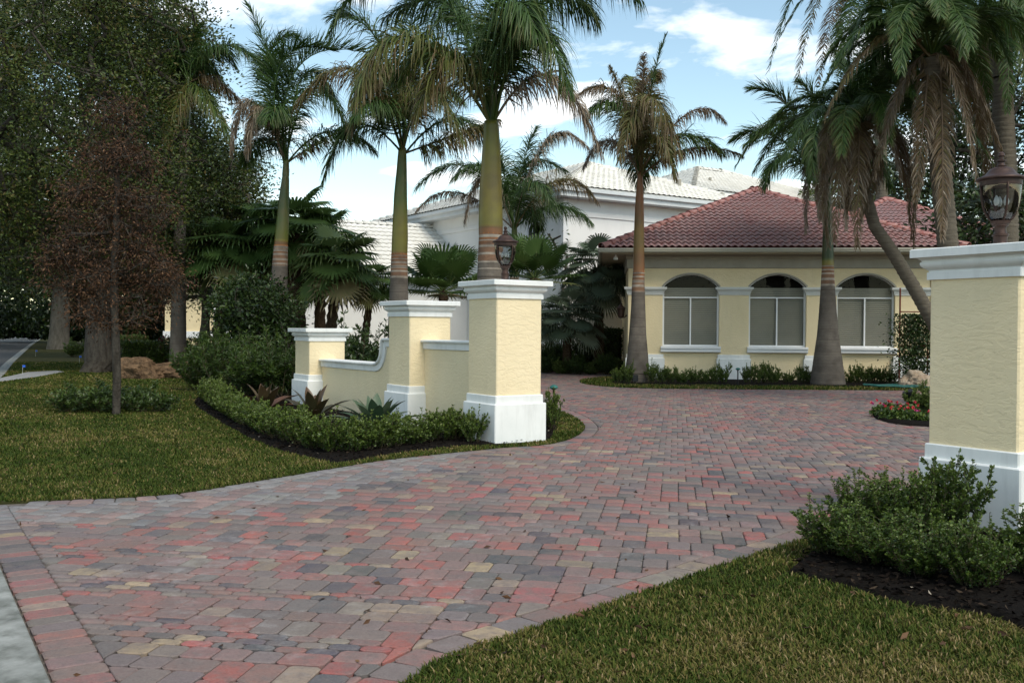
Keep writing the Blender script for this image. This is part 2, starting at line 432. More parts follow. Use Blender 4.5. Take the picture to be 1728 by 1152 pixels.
for i in range(GNX):
    col_ = busy[:, i]
    j = 0
    while j < GNY:
        if col_[j]: j += 1; continue
        k = j
        while k < GNY and not col_[k]: k += 1
        run = k - j
        h_ = 1 if run == 1 else 2 if run in (2, 4) else 3 if run == 3 else int(prs.choice([2, 3], p=[0.70, 0.30]))
        w_ = int(prs.choice([2, 3], p=[0.62, 0.38])) if h_ == 2 else 2
        w_ = min(w_, GNX - i)
        busy[j:j + h_, i:i + w_] = True
        rects.append((GX0 + i * UN, GY0 + j * UN, w_ * UN, h_ * UN))
        j += h_
rects = np.array(rects)
cen = rects[:, :2] + rects[:, 2:] / 2
SDm = segdist(cen, segA, segB)
def clip(poly, p, n):
    o = []
    for i in range(len(poly)):
        a, b = poly[i], poly[(i + 1) % len(poly)]
        da, db = (a - p) @ n, (b - p) @ n
        if da >= 0: o.append(a)
        if (da >= 0) != (db >= 0): o.append(a + (b - a) * (da / (da - db)))
    return o
def parea(poly):
    q = np.array(poly); x_, y_ = q[:, 0], q[:, 1]
    return 0.5 * abs((x_ * np.roll(y_, -1) - y_ * np.roll(x_, -1)).sum())
polys = []
JT = 0.0022
for i, (x, y, wx, ly) in enumerate(rects):
    j = JT + prs.rand() * 0.0016
    q = [np.array(p) for p in ((x + j, y + j), (x + wx - j, y + j), (x + wx - j, y + ly - j), (x + j, y + ly - j))]
    k = int(SDm[i].argmin())
    if SDm[i, k] < 0.6:
        q = clip(q, segA[k] + sn[k] * (BW[k] + JT), sn[k])
        if len(q) >= 3 and SDm[i, 0] < 0.6 and k != 0: q = clip(q, segA[0] + sn[0] * (BW[0] + JT), sn[0])
        if len(q) < 3 or parea(q) < 0.0035: continue
    polys.append((q, cen[i]))
def run_course(line, width, inner_n, step, skip0=0.0):
    P = np.asarray(line); d = np.r_[0, np.cumsum(np.linalg.norm(np.diff(P, axis=0), axis=1))]
    s = skip0
    while s < d[-1] - step:
        st = step * (0.9 + 0.25 * prs.rand())
        a = np.array([np.interp(s + JT, d, P[:, k]) for k in (0, 1)]); b = np.array([np.interp(s + st - JT, d, P[:, k]) for k in (0, 1)])
        t = (b - a) / np.linalg.norm(b - a); n = np.array([-t[1], t[0]]) * inner_n
        o0 = 0.008 * prs.rand()
        q = [a + n * o0, b + n * o0, b + n * (width - JT), a + n * (width - JT)]
        if inner_n < 0: q = q[::-1]
        polys.append((q, sum(q) / 4)); s += st
cs = np.linspace(cr, cl, 60)
sgn = 1 if ((cs[1] - cs[0])[0] * SN[1] - (cs[1] - cs[0])[1] * SN[0]) > 0 else -1
run_course(cs + SN * 0.012, 0.245, sgn, 0.145, 0.1)
def side(line):
    i = len(line) // 2; t = line[i + 1] - line[i]; n = np.array([-t[1], t[0]]); n /= np.linalg.norm(n)
    return 1 if pin(line[i] + n * 0.1, DRIVE)[0] else -1
eL = EDGE_L[(EDGE_L - C0) @ SN > 0.30]; eR = EDGE_R[(EDGE_R - C0) @ SN > 0.30]
run_course(eL, 0.21, side(EDGE_L), 0.18)
run_course(eR, 0.21, side(EDGE_R), 0.22)
def paver_geo(q, z):
    q = np.array(q); c = q.mean(0); n = len(q)
    o = []
    if np.hypot(*c) > 12: o = list(q)
    for i in range(n if np.hypot(*c) <= 12 else 0):               # knock the corners off
        a, b, d = q[i - 1], q[i], q[(i + 1) % n]
        ch = 0.021
        for e in (a, d):
            v = e - b; l = np.linalg.norm(v) + 1e-9
            o.append(b + v / l * min(ch, l * 0.3))
    o = np.array(o); m = len(o)
    rad = max(1e-3, np.abs(o - c).mean())
    inn = c + (o - c) * (1 - 0.007 / max(0.03, rad))
    tilt = (prs.rand(2) - 0.5) * 0.02
    zt = lambda p: z + ((p - c) @ tilt)
    V = np.vstack([np.c_[o, np.full(m, 0.004)], np.c_[o, zt(o) - 0.0045], np.c_[inn, zt(inn)]])
    i = np.arange(m); k = (i + 1) % m
    F4 = np.vstack([np.c_[i, k, k + m, i + m], np.c_[i + m, k + m, k + 2 * m, i + 2 * m]])
    return V, F4, np.arange(2 * m, 3 * m), c
eLd = EDGE_L[:60]
def paver_colour(c):
    if c[0] < -2.6 and np.linalg.norm(eLd - c, axis=1).min() < 0.9 + 0.5 * prs.rand():
        col = PALE[prs.randint(len(PALE))]
    else:
        col = PAL[prs.choice(len(PAL), p=PW8)]
    return np.clip(col * (0.88 + 0.26 * prs.rand()) + (prs.rand(3) - 0.5) * 0.012, 0.03, 0.6)
info = []
for q, c in polys:
    px, py, Z = pxof((c[0], c[1], 0.02))
    inside = -20 < px < 1748 and py < 1165
    info.append((parea(q) / max(Z, 1) ** 3 if inside else 0.0))
order = np.argsort(-np.array(info))
near = set(order[:300].tolist())
FV, F4s, FN, FC = [], [], {}, []
off = 0
for idx, (q, c) in enumerate(polys):
    z = 0.030 + (prs.rand() - 0.5) * 0.004
    V, F4, top, cc = paver_geo(q, z); col = paver_colour(c)
    if idx in near:
        V2 = V.copy(); V2[:, :2] -= cc
        me = bpy.data.meshes.new('paver')
        me.from_pydata(V2.tolist(), [], F4.tolist() + [top.tolist()]); me.update(); me.materials.append(M['paver'])
        o = link('paver', me, drive, loc=(cc[0], cc[1], 0))
        o.color = (*col, 1)
    else:
        FV.append(V); F4s.append(F4 + off); FN.setdefault(len(top), []).append(top + off); FC.append(np.repeat(col[None], len(V), 0)); off += len(V)
me = mesh_np(np.vstack(FV), [np.vstack(F4s)] + [np.vstack(v) for v in FN.values()], M['pavern'], col=np.vstack(FC))
link('paver_field', me, drive, kind='stuff')

# ------------------------------------------------------------------ lawns and beds
LAWNM, t_, b_, o_ = new_mat('lawn_thatch')
c_ = ramp(t_, noise(t_, 1.1, 6, 0.65, pos(t_)), [(0.3, (0.035, 0.040, 0.012)), (0.6, (0.055, 0.052, 0.018)), (0.8, (0.085, 0.06, 0.025))])
c_ = mixc(t_, ramp(t_, noise(t_, 60, 3, 0.6, pos(t_)), [(0.4, (0, 0, 0)), (0.7, (0.7,) * 3)]), c_, (0.02, 0.022, 0.008))
L(t_, c_, b_.inputs['Base Color']); b_.inputs['Roughness'].default_value = 0.95; b_.inputs['Specular IOR Level'].default_value = 0.1
bump(t_, b_, noise(t_, 40, 5, 0.7, pos(t_)), 0.7, 0.03)
cu = [p for p in CURB if (p - cl) @ SD > 0.02]
far_l = np.array([(-62, 100), (-30, 100), (-14, 60), (-13, 29)])
LAWN_L = np.vstack([[cl], EDGE_L, far_l[::-1], [offs(CURB, 0.0)[-1]], np.array(cu)[::-1]])
sheet('lawn', LAWN_L, 0.030, LAWNM, 0.0, kind='structure')
cr2 = C0 - SD * 12
LAWN_R = np.vstack([[cr], EDGE_R, [(16, 12.0)], [(16, -6)], [cr2 + SN * 0.0]])
sheet('lawn', LAWN_R, 0.030, LAWNM, 0.0, kind='structure')
HOUSE_O = at(1059, 640, 31.5); HOUSE_O[2] = 0
HA = R(4.3)
HX = np.array([math.cos(HA), math.sin(HA)]); HN = np.array([-math.sin(HA), math.cos(HA)])
def hp(x, y): return HOUSE_O[:2] + HX * x + HN * y
ISLAND = np.vstack([ISL, [(12, 33)], [hp(-0.2, 0.8)], [hp(-0.5, 1.5)]])
sheet('lawn', ISLAND, 0.030, LAWNM, 0.0, kind='structure')

BED_L = smooth([g(*p) for p in ((335, 672), (328, 682), (343, 697), (389, 725), (441, 752), (494, 770), (546, 782), (568, 786), (600, 782), (667, 770), (719, 763), (772, 757), (815, 756))] + [(-2.35, 12.92)], 0.4)
BED_L = np.vstack([BED_L, [(-1.75, 13.7)], [g(938, 725)[:2]], [g(935, 700)[:2]], [(-2.6, 15.4)], [(-7.0, 20.6)], [(-9.2, 22.2)]])
BED_R = np.vstack([smooth([g(*p) for p in ((1326, 976), (1378, 987), (1443, 1005), (1514, 1028), (1586, 1039), (1657, 1048), (1728, 1073), (1810, 1100))], 0.3), [(4.6, 6.4)], [(4.6, 9.9)], [(2.95, 10.2)], [g(1520, 850)[:2]], [g(1440, 905)[:2]], [g(1368, 940)[:2]]])
BED_H = np.vstack([smooth([g(*p) for p in ((1030, 646), (1038, 650.5), (1100, 652), (1300, 654), (1560, 656.5))], 0.5), [(11.8, 28.0)], [(11.8, 33)], [hp(-0.05, 0.3)]])
BED_F = smooth([g(*p) for p in ((1472, 702), (1480, 710), (1510, 718), (1565, 723), (1640, 722), (1700, 712), (1690, 696), (1600, 688), (1520, 689), (1485, 695), (1472, 702))], 0.2)
BED_B = np.vstack([[(-13, 29.5)], [g(905, 629)[:2]], [g(1032, 627.5)[:2]], [(-1.6, 45)], [(-30, 60)], [(-24, 34)], [(-16, 30)]])
BEDS = [BED_L, BED_R, BED_H, BED_F]
def bed(poly, z0, z1, seed):
    poly = np.asarray(poly); c = poly.mean(0); r2 = np.random.RandomState(seed)
    mb = MB(); n = len(poly)
    RG = [[(p[0], p[1], 0.0) for p in poly], [(p[0], p[1], z0) for p in poly]]
    for f, zz_ in ((0.965, z0 + (z1 - z0) * 0.55), (0.9, z1)):
        RG.append([(*(c + (p - c) * f), zz_ + r2.rand() * 0.008) for p in poly])
    mb.rings(RG, False, False)
    q = [(c + (p - c) * 0.9) for p in poly]
    mb.add([(p[0], p[1], z1 + 0.002) for p in q], tess(q))
    mb.build('mulch_bed', M['mulch'], kind='structure')
bed(BED_L, 0.036, 0.055, 1); bed(BED_R, 0.036, 0.075, 2); bed(BED_H, 0.036, 0.06, 3); bed(BED_F, 0.036, 0.09, 4)
sheet('garden_bed', BED_B, 0.02, M['mulch'], 0, kind='structure')

def wavy(P):
    x_, y_ = P[:, 0], P[:, 1]
    v = np.sin(x_ * 1.7 + 1.3 * np.sin(y_ * 0.9)) + np.sin(y_ * 2.1 + 1.1 * np.sin(x_ * 1.3)) + 0.8 * np.sin(x_ * 4.3 + y_ * 3.1) + 0.6 * np.sin(x_ * 7.7 - y_ * 6.3) + 0.5 * np.sin(x_ * 13.1 + y_ * 11.9)
    return v / 3.9
GRASSM = leafmat('grass_blades', [(0.0, (0.024, 0.044, 0.006)), (0.30, (0.052, 0.080, 0.012)), (0.5, (0.095, 0.105, 0.020)), (0.72, (0.18, 0.135, 0.045)), (1.0, (0.34, 0.255, 0.13))], rough=0.7, trans=0.22, spec=0.12)
def grass(poly, excl, n, r0, r1, a0, a1, h0, h1, seed, wk=1.0, bias=0.0, simple=False):
    r2 = np.random.RandomState(seed)
    rad = r0 * (r1 / r0) ** r2.rand(n); ang = a0 + (a1 - a0) * r2.rand(n)
    P = np.stack([np.cos(ang) * rad, np.sin(ang) * rad], 1)
    ok = pin(P, poly)
    for e in excl: ok &= ~pin(P, e)
    P = P[ok]; rad = rad[ok]; n = len(P)
    h = (h0 + (h1 - h0) * r2.rand(n)) * (1 + 0.25 * wavy(P * 1.7))
    wd = (0.0028 + 0.0025 * r2.rand(n)) * np.maximum(1.0, rad / 6.0) * wk
    th = r2.rand(n) * 2 * math.pi; lean = (0.25 + 0.75 * r2.rand(n)) * h
    dv = np.stack([np.cos(th), np.sin(th)], 1); sv = np.stack([-np.sin(th), np.cos(th)], 1)
    b = np.c_[P, np.full(n, 0.026)]
    mid_ = b + np.c_[dv * (lean * 0.3)[:, None], h * 0.62]
    tip = b + np.c_[dv * lean[:, None], h * (0.75 + 0.25 * r2.rand(n))]
    s3 = np.c_[sv * wd[:, None], np.zeros(n)]
    V = np.stack([b - s3, b + s3, mid_ + s3 * 0.8, mid_ - s3 * 0.8, tip], 1).reshape(-1, 3)
    k = np.arange(n) * (3 if simple else 5)
    t = np.clip(0.31 + bias + 0.27 * wavy(P * 0.8) + 0.16 * wavy(P * 3.1 + 7) + 0.16 * r2.randn(n) + (r2.rand(n) < 0.09) * 0.45, 0, 1)
    if simple:
        V = np.stack([b - s3 * 1.1, b + s3 * 1.1, tip], 1).reshape(-1, 3)
        return mesh_np(V, [np.c_[k, k + 1, k + 2]], GRASSM, tint=np.clip(t[:, None] + np.array([-0.06, -0.06, 0.08]), 0, 1).ravel())
    t5 = np.repeat(t[:, None], 5, 1) + np.array([-0.08, -0.08, 0, 0, 0.10])
    return mesh_np(V, [np.c_[k, k + 1, k + 2, k + 3], np.c_[k + 3, k + 2, k + 4]], GRASSM, tint=np.clip(t5, 0, 1).ravel())
link('grass', grass(LAWN_R, [BED_R], 370000, 3.0, 12, R(48), R(112), 0.022, 0.046, 11, bias=0.09), kind='stuff', label='short yellowing grass of the near lawn')
link('grass', grass(LAWN_L, [BED_L, SIDE_PATH], 420000, 7.0, 48, R(95), R(130), 0.025, 0.045, 12, 1.1, simple=True), kind='stuff', label='shaded green grass of the far lawn')
link('grass', grass(ISLAND, [BED_H], 60000, 25, 33, R(65), R(100), 0.05, 0.09, 13, 1.2, simple=True), kind='stuff', label='narrow grass strip before the house bed')

# ------------------------------------------------------------------ gate pillars, stepped wall, lanterns
D1 = np.array([math.cos(R(133)), math.sin(R(133))]); D2 = np.array([D1[1], -D1[0]])
def solve_px(P, d, x):
    lo, hi = -12.0, 12.0
    up = pxof((*(P + d * 0.2), 0))[0] > pxof((*P, 0))[0]
    lo, hi = 0.0, 9.0
    for _ in range(50):
        m_ = (lo + hi) / 2
        v = pxof((*(P + d * m_), 0))[0]
        if (v < x) == up: lo = m_
        else: hi = m_
    return m_
PB = 0.43
cornA = g(835, 754)[:2]
tB, tC = solve_px(cornA, D1, 688), solve_px(cornA, D1, 518.7)
cenA = cornA + (D1 + D2) * PB
cenB, cenC = cenA + D1 * tB, cenA + D1 * tC
cornR = g(1722, 921)[:2]
cenR = cornR + (D1 + D2) * (PB + 0.01)
PROT = R(133 - 180)          # local +x points from wall towards the drive side
def pillar(c, H, label, cracks=0):
    t = empty('gate_pillar', (c[0], c[1], 0), R(43), label=label, cat='pillar', group='stepped stucco gate pillars')
    MB().square([(PB, 0.0), (PB, 0.565), (PB - 0.008, 0.575), (PB - 0.032, 0.577), (PB - 0.032, 0.682), (PB - 0.04, 0.69), (0.36, 0.692)], 0.012).build('plinth', M['white'], t)
    MB().square([(0.375, 0.691), (0.375, H - 0.248)], 0.014).build('shaft', M['yellow'], t)
    z = H - 0.25
    prof = [(0.36, z), (0.396, z), (0.396, z + 0.060), (0.384, z + 0.062), (0.386, z + 0.074), (0.398, z + 0.084), (0.416, z + 0.096), (0.430, z + 0.112), (0.436, z + 0.128), (0.434, z + 0.142), (0.424, z + 0.146), (0.428, z + 0.158), (0.446, z + 0.170), (0.452, z + 0.178), (0.492, z + 0.180), (0.492, z + 0.243), (0.484, z + 0.25)]
    MB().square(prof, 0.008).build('capstone', M['white'], t)
    return t
HA_, HB_, HC_ = 2.28, 2.05, 1.60
pillar(cenA, HA_, 'tall yellow stucco gate pillar with lantern, left of the drive entrance')
pillar(cenB, HB_, 'middle height yellow pillar between two wall sections, no lantern')
pillar(cenC, HC_, 'shortest yellow pillar at the far end of the garden wall')
pillar(cenR, HA_, 'large near yellow gate pillar cut by the picture edge, behind green shrubs')

def wall_run(c0, c1, tops, label):
    """low stucco wall from pillar c0 to c1 (local x); tops = [(distance, height)...]"""
    d = np.linalg.norm(c1 - c0); t = empty('garden_wall', (c0[0], c0[1], 0), R(133), label=label, cat='wall', group='stepped garden wall sections')
    xs = [p[0] for p in tops]
    for (name, mat, hw, f0, f1) in (('stucco_face', M['yellow'], 0.11, None, -0.10),):
        mb = MB(); RG = []
        for x_, z_ in tops:
            RG.append([(x_, -hw, 0.0), (x_, hw, 0.0), (x_, hw, z_ - 0.14), (x_, -hw, z_ - 0.14)])
        mb.rings(RG).build(name, mat, t)
    # coping follows the top line, normal to it
    prof = [(-0.115, -0.155), (-0.135, -0.145), (-0.14, -0.05), (-0.175, -0.042), (-0.185, -0.02), (-0.175, -0.002), (0.175, -0.002), (0.185, -0.02), (0.175, -0.042), (0.14, -0.05), (0.135, -0.145), (0.115, -0.155)]
    RG = []; P = np.array(tops)
    T = np.gradient(P, axis=0); T /= np.linalg.norm(T, axis=1)[:, None]
    for (x_, z_), tt in zip(P, T):
        n = (-tt[1], tt[0])
        RG.append([(x_ + n[0] * h, y_, z_ + n[1] * h) for y_, h in prof])
    MB().rings(RG).build('coping', M['white'], t, smooth=35)
    return t
e_ = 0.37
wall_run(cenA, cenB, [(e_, 1.43), (tB - e_, 1.43)], 'tall yellow wall section between the lantern pillar and middle pillar')
sw = [(e_, 1.44), (1.00, 1.44), (1.06, 1.435), (1.10, 1.41), (1.125, 1.365), (1.135, 1.30), (1.15, 1.21), (1.18, 1.12), (1.24, 1.055), (1.32, 1.015), (1.42, 1.0)]
wall_run(cenB, cenC, sw + [(tC - tB - e_, 1.0)], 'low yellow wall section with swooping white coping, ending at the shortest pillar')

def lantern(c, z, rz, label):
    t = empty('post_lantern', (c[0], c[1], z), rz, label=label, cat='lantern', group='copper post lanterns on the gate pillars')
    cp = M['copper']
    MB().lathe([(0.085, 0), (0.085, 0.02), (0.07, 0.028), (0.058, 0.04), (0.052, 0.055), (0.056, 0.10), (0.064, 0.105), (0.064, 0.118), (0.05, 0.125), (0.044, 0.15), (0.046, 0.175), (0.06, 0.182), (0.06, 0.195), (0.072, 0.205), (0.078, 0.225), (0.05, 0.23)], 20).build('stem', cp, t, smooth=40)
    gl = [(0.062, 0.228), (0.088, 0.245), (0.112, 0.285), (0.130, 0.335), (0.143, 0.40), (0.150, 0.47), (0.153, 0.52)]
    m = MB(); n = 24
    m.rings([[(r_ * math.cos(2 * math.pi * k / n), r_ * math.sin(2 * math.pi * k / n), z_) for k in range(n)] for r_, z_ in gl], False, False)
    m.build('glass', M['lampglass'], t, smooth=True)
    for k in range(4):
        a = math.pi / 2 * k + 0.5; pts = [((r_ + 0.004) * math.cos(a), (r_ + 0.004) * math.sin(a), z_) for r_, z_ in gl]
        MB().tube(pts, 0.009, 6).build('rib', cp, t, smooth=True)
    MB().lathe([(0.150, 0.505), (0.160, 0.508), (0.160, 0.545), (0.168, 0.55), (0.150, 0.552)], 24).build('rim', cp, t, smooth=35)
    rf = MB().lathe([(0.158, 0.552), (0.182, 0.554), (0.186, 0.562), (0.180, 0.572), (0.150, 0.585), (0.118, 0.602), (0.100, 0.625), (0.085, 0.645), (0.062, 0.655), (0.045, 0.66)], 24).build('roof', cp, t, smooth=35)
    MB().lathe([(0.044, 0.655), (0.048, 0.668), (0.03, 0.675), (0.024, 0.70), (0.036, 0.705), (0.036, 0.715), (0.018, 0.722), (0.018, 0.742), (0.026, 0.75), (0.024, 0.77), (0.01, 0.782), (0.002, 0.785)], 14).build('finial', cp, rf, smooth=35)
    cl_ = MB(); cl_.lathe([(0.012, 0.22), (0.012, 0.29), (0.045, 0.295), (0.045, 0.302), (0.01, 0.305)], 10); cl_.build('bulb_cluster', cp, t, smooth=35)
    for k in range(3):
        a = 2.1 * k + 0.4; x_, y_ = 0.042 * math.cos(a), 0.042 * math.sin(a)
        MB().lathe([(0.011, 0.30), (0.011, 0.345)], 8, x_, y_).build('socket', cp, t, smooth=True)
        MB().lathe([(0.010, 0.345), (0.020, 0.365), (0.022, 0.385), (0.015, 0.41), (0.003, 0.432)], 10, x_, y_).build('bulb', M['bulb'], t, smooth=True)
lantern(cenA, HA_, 0.4, 'dark copper lantern on the tall pillar, before the thick palm trunk')
lantern(cenR, HA_, 1.1, 'dark copper lantern with clear bell glass on the near right pillar')

# ------------------------------------------------------------------ tile roofs
def tile_unit(w_, l_, amp=0.030, lip=0.016, nx=9, up=0.048):
    """one S-tile: local x across, y up the slope, z out of the roof"""
    xs = np.linspace(0, w_, nx); hz = amp * np.sin(2 * math.pi * xs / w_)
    V, F = [], []
    rows = [(0.0, up - lip), (0.0, up), (l_ * 1.1, 0.0)]
    for y_, z_ in rows:
        for x_, h in zip(xs, hz): V.append((x_, y_ + (0.0 if z_ != up - lip else 0.004), h + z_))
    for r_ in range(2):
        for i in range(nx - 1):
            F.append((r_ * nx + i, r_ * nx + i + 1, (r_ + 1) * nx + i + 1, (r_ + 1) * nx + i))
    return np.array(V), np.array(F)
def roof_face(E0, E1, A0, A1, w_, l_, mb_parts=None, jit=0.0):
    """tile origins over the quad/triangle E0,E1 (eave) A0,A1 (top) -> list of 4x4"""
    E0, E1, A0, A1 = [np.array(p, float) for p in (E0, E1, A0, A1)]
    u = (E1 - E0); W_ = np.linalg.norm(u); u /= W_
    a0 = (A0 - E0) @ u; a1 = (A1 - E0) @ u
    vv = (A0 - E0) - u * a0; S = np.linalg.norm(vv); v = vv / S; n = np.cross(u, v)
    res = []
    rows = int(S / l_)
    for r_ in range(rows):
        yv = r_ * l_ - 0.04
        f = (yv + l_ * 0.5) / S
        l0, l1 = a0 * f, W_ + (a1 - W_) * f
        k0, k1 = int(math.ceil((l0 - w_ * 0.6) / w_)), int(math.floor((l1 - w_ * 0.4) / w_))
        for k in range(k0, k1 + 1):
            p = E0 + u * (k * w_) + v * yv + n * (0.03 + jit * rs.rand())
            m = np.eye(4); m[:3, 0], m[:3, 1], m[:3, 2], m[:3, 3] = u, v, n, p
            res.append((r_, m))
    return res
def join_units(V, F, mats, mat, smooth_=True):
    n = len(mats)
    if n == 0: return None
    MM = np.array(mats)
    VV = np.einsum('nij,kj->nki', MM[:, :3, :3], V) + MM[:, None, :3, 3]
    FF = F[None] + (np.arange(n) * len(V))[:, None, None]
    return mesh_np(VV.reshape(-1, 3), [FF.reshape(-1, F.shape[1])], mat, smooth_)
def ridge_unit(r_=0.135, l_=0.42):
    V, F = [], []
    n = 8
    for y_, k_, dz in ((0.0, 1.0, 0.0), (0.0, 1.12, 0.0), (l_ * 1.12, 0.9, -0.02)):
        for i in range(n + 1):
            a = math.pi * (i / n * 1.1 - 0.05); V.append((-math.cos(a) * r_ * k_, y_, math.sin(a) * r_ * k_ * 0.9 + dz - 0.03))
    for q in range(2):
        for i in range(n): F.append((q * (n + 1) + i, q * (n + 1) + i + 1, (q + 1) * (n + 1) + i + 1, (q + 1) * (n + 1) + i))
    return np.array(V), np.array(F)
def ridge_run(P, Q, l_=0.40):
    P, Q = np.array(P, float), np.array(Q, float); d = Q - P; n = int(np.linalg.norm(d) / l_); v = d / np.linalg.norm(d)
    u = np.cross(v, (0, 0, 1)); u /= np.linalg.norm(u); nn = np.cross(u, v)
    out_ = []
    for k in range(n + 1):
        m = np.eye(4); m[:3, 0], m[:3, 1], m[:3, 2], m[:3, 3] = u, v, nn, P + v * (k * l_) + nn * (0.05 + 0.012 * rs.rand())
        out_.append(m)
    return out_
def hip_roof(parent, x0, x1, y0, y1, ze, pitch, w_, l_, tmat, rmat, dmat, single=False, thick=0.05):
    """hip roof over a rectangle in the parent's local frame; returns the roof part"""
    hw = min(x1 - x0, y1 - y0) / 2; rise = hw * math.tan(pitch)
    if (x1 - x0) >= (y1 - y0): A, B = (x0 + hw, (y0 + y1) / 2, ze + rise), (x1 - hw, (y0 + y1) / 2, ze + rise)
    else: A, B = ((x0 + x1) / 2, y0 + hw, ze + rise), ((x0 + x1) / 2, y1 - hw, ze + rise)
    c = [(x0, y0, ze), (x1, y0, ze), (x1, y1, ze), (x0, y1, ze)]
    wide = (x1 - x0) >= (y1 - y0)
    V = c + [A, B] + [(p[0], p[1], ze - thick) for p in c]
    if wide: F = [(0, 1, 5, 4), (1, 2, 5), (2, 3, 4, 5), (3, 0, 4)]
    else: F = [(0, 1, 4), (1, 2, 5, 4), (2, 3, 5), (3, 0, 4, 5)]
    F += [(0, 6, 7, 1), (1, 7, 8, 2), (2, 8, 9, 3), (3, 9, 6, 0), (9, 8, 7, 6)]
    roof = MB().add(V, F).build('roof', dmat, parent)
    tv, tf = tile_unit(w_, l_, nx=9 if single else 7) if single or tmat is M['tile'] else tile_unit(w_, l_, 0.020, 0.02, 5, 0.036)
    if wide: faces = [(c[0], c[1], A, B), (c[1], c[2], B, B), (c[2], c[3], B, A), (c[3], c[0], A, A)]
    else: faces = [(c[0], c[1], A, A), (c[1], c[2], A, B), (c[2], c[3], B, B), (c[3], c[0], B, A)]
    rest = []
    for i, f in enumerate(faces):
        ts = roof_face(*f, w_, l_, jit=0.006)
        if single and i == 0:
            ts.sort(key=lambda q: q[0])
            me1 = mesh_np(tv, [tf], tmat, True)
            for r_, m in ts[:300]:
                o = link('roof_tile', me1, roof); o.matrix_local = Matrix(m.tolist())
            rest += [m for r_, m in ts[300:]]
        else: rest += [m for r_, m in ts]
    link('roof_tile_field', join_units(tv, tf, rest, tmat), roof, kind='stuff')
    rv, rf_ = ridge_unit(0.135 if single else 0.16)
    hips = [(c[0], A), (c[1], B if wide else A), (c[2], B), (c[3], A if wide else B)]
    runs = sum([ridge_run(p, q) for p, q in hips], [])
    if A != B: runs += ridge_run(A, B)
    if single:
        mr = mesh_np(rv, [rf_], rmat, True)
        for m in runs:
            o = link('ridge_tile', mr, roof); o.matrix_local = Matrix(m.tolist())
    else:
        link('ridge_tiles', join_units(rv, rf_, runs, rmat), roof, kind='stuff')
    return roof, A, B

# ------------------------------------------------------------------ the yellow guest house with the red hip roof
house = empty('house', (HOUSE_O[0], HOUSE_O[1], 0), HA, label='yellow stucco house with red tiled hip roof and three arched windows', cat='house')
HWD, HDP = 9.4, 9.4
WINS = [(1.10, 2.90), (3.83, 5.63), (6.56, 8.36)]
PIERS = [(0.0, 1.10), (2.90, 3.83), (5.63, 6.56), (8.36, 9.40)]
FY = -0.07
SPR, RISE, TOPW = 3.0, 0.41, 3.62
def arch_pts(x0, x1, n=18, grow=0.0):
    c = (x0 + x1) / 2; h = (x1 - x0) / 2; rad = (h * h + RISE * RISE) / (2 * RISE); a = math.asin(h / rad)
    return [(c + (rad + grow) * math.sin(-a + 2 * a * k / n), SPR + RISE - rad + (rad + grow) * math.cos(-a + 2 * a * k / n)) for k in range(n + 1)]
mb = MB()
for i, (a, b) in enumerate(PIERS):
    mb.box(a, b, FY, 0.25, 0.0, TOPW)
for a, b in WINS:
    mb.box(a, b, 0.0, 0.25, 0.0, 0.90)
    P = arch_pts(a, b)
    n = len(P)
    V = [(x_, FY, z_) for x_, z_ in P] + [(x_, FY, TOPW) for x_, z_ in P] + [(x_, 0.25, z_) for x_, z_ in P] + [(x_, 0.25, TOPW) for x_, z_ in P]
    F = []
    for k in range(n - 1):
        F += [(k, k + 1, n + k + 1, n + k), (k, 2 * n + k, 2 * n + k + 1, k + 1), (2 * n + k, 3 * n + k, 3 * n + k + 1, 2 * n + k + 1)]
    mb.add(V, F)
mb.box(0.0, 0.25, 0.25, HDP, 0, TOPW); mb.box(HWD - 0.25, HWD, 0.25, HDP, 0, TOPW); mb.box(0.25, HWD - 0.25, HDP - 0.25, HDP, 0, TOPW)
mb.box(9.402, 14.5, 4.2, 4.45, 0, 3.9)
mb.build('wall', M['housey'], house)
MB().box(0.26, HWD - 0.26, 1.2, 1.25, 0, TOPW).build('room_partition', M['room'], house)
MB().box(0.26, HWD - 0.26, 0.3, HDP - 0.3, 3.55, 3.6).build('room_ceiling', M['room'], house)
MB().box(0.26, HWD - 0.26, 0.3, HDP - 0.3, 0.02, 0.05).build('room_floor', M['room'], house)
def rectloft(x0, x1, y0, y1, prof, mat, name, parent):
    RG = [[(x0 - o_, y0 - o_, z_), (x1 + o_, y0 - o_, z_), (x1 + o_, y1, z_), (x0 - o_, y1, z_)] for o_, z_ in prof]
    return MB().rings(RG).build(name, mat, parent)
for (a, b) in PIERS:
    x0, x1 = a, b
    rectloft(x0, x1, FY, 0.0, [(0.02, 2.745), (0.03, 2.75), (0.03, 2.795), (0.045, 2.80), (0.05, 2.83), (0.065, 2.87), (0.09, 2.90), (0.10, 2.92), (0.105, 2.925), (0.13, 2.93), (0.13, 2.995), (0.125, 3.0)], M['trim'], 'capital', house)
    rectloft(x0, x1, FY, 0.0, [(0.075, 0.0), (0.075, 0.705), (0.065, 0.715), (0.04, 0.718), (0.04, 0.83), (0.03, 0.84)], M['white'], 'plinth', house)
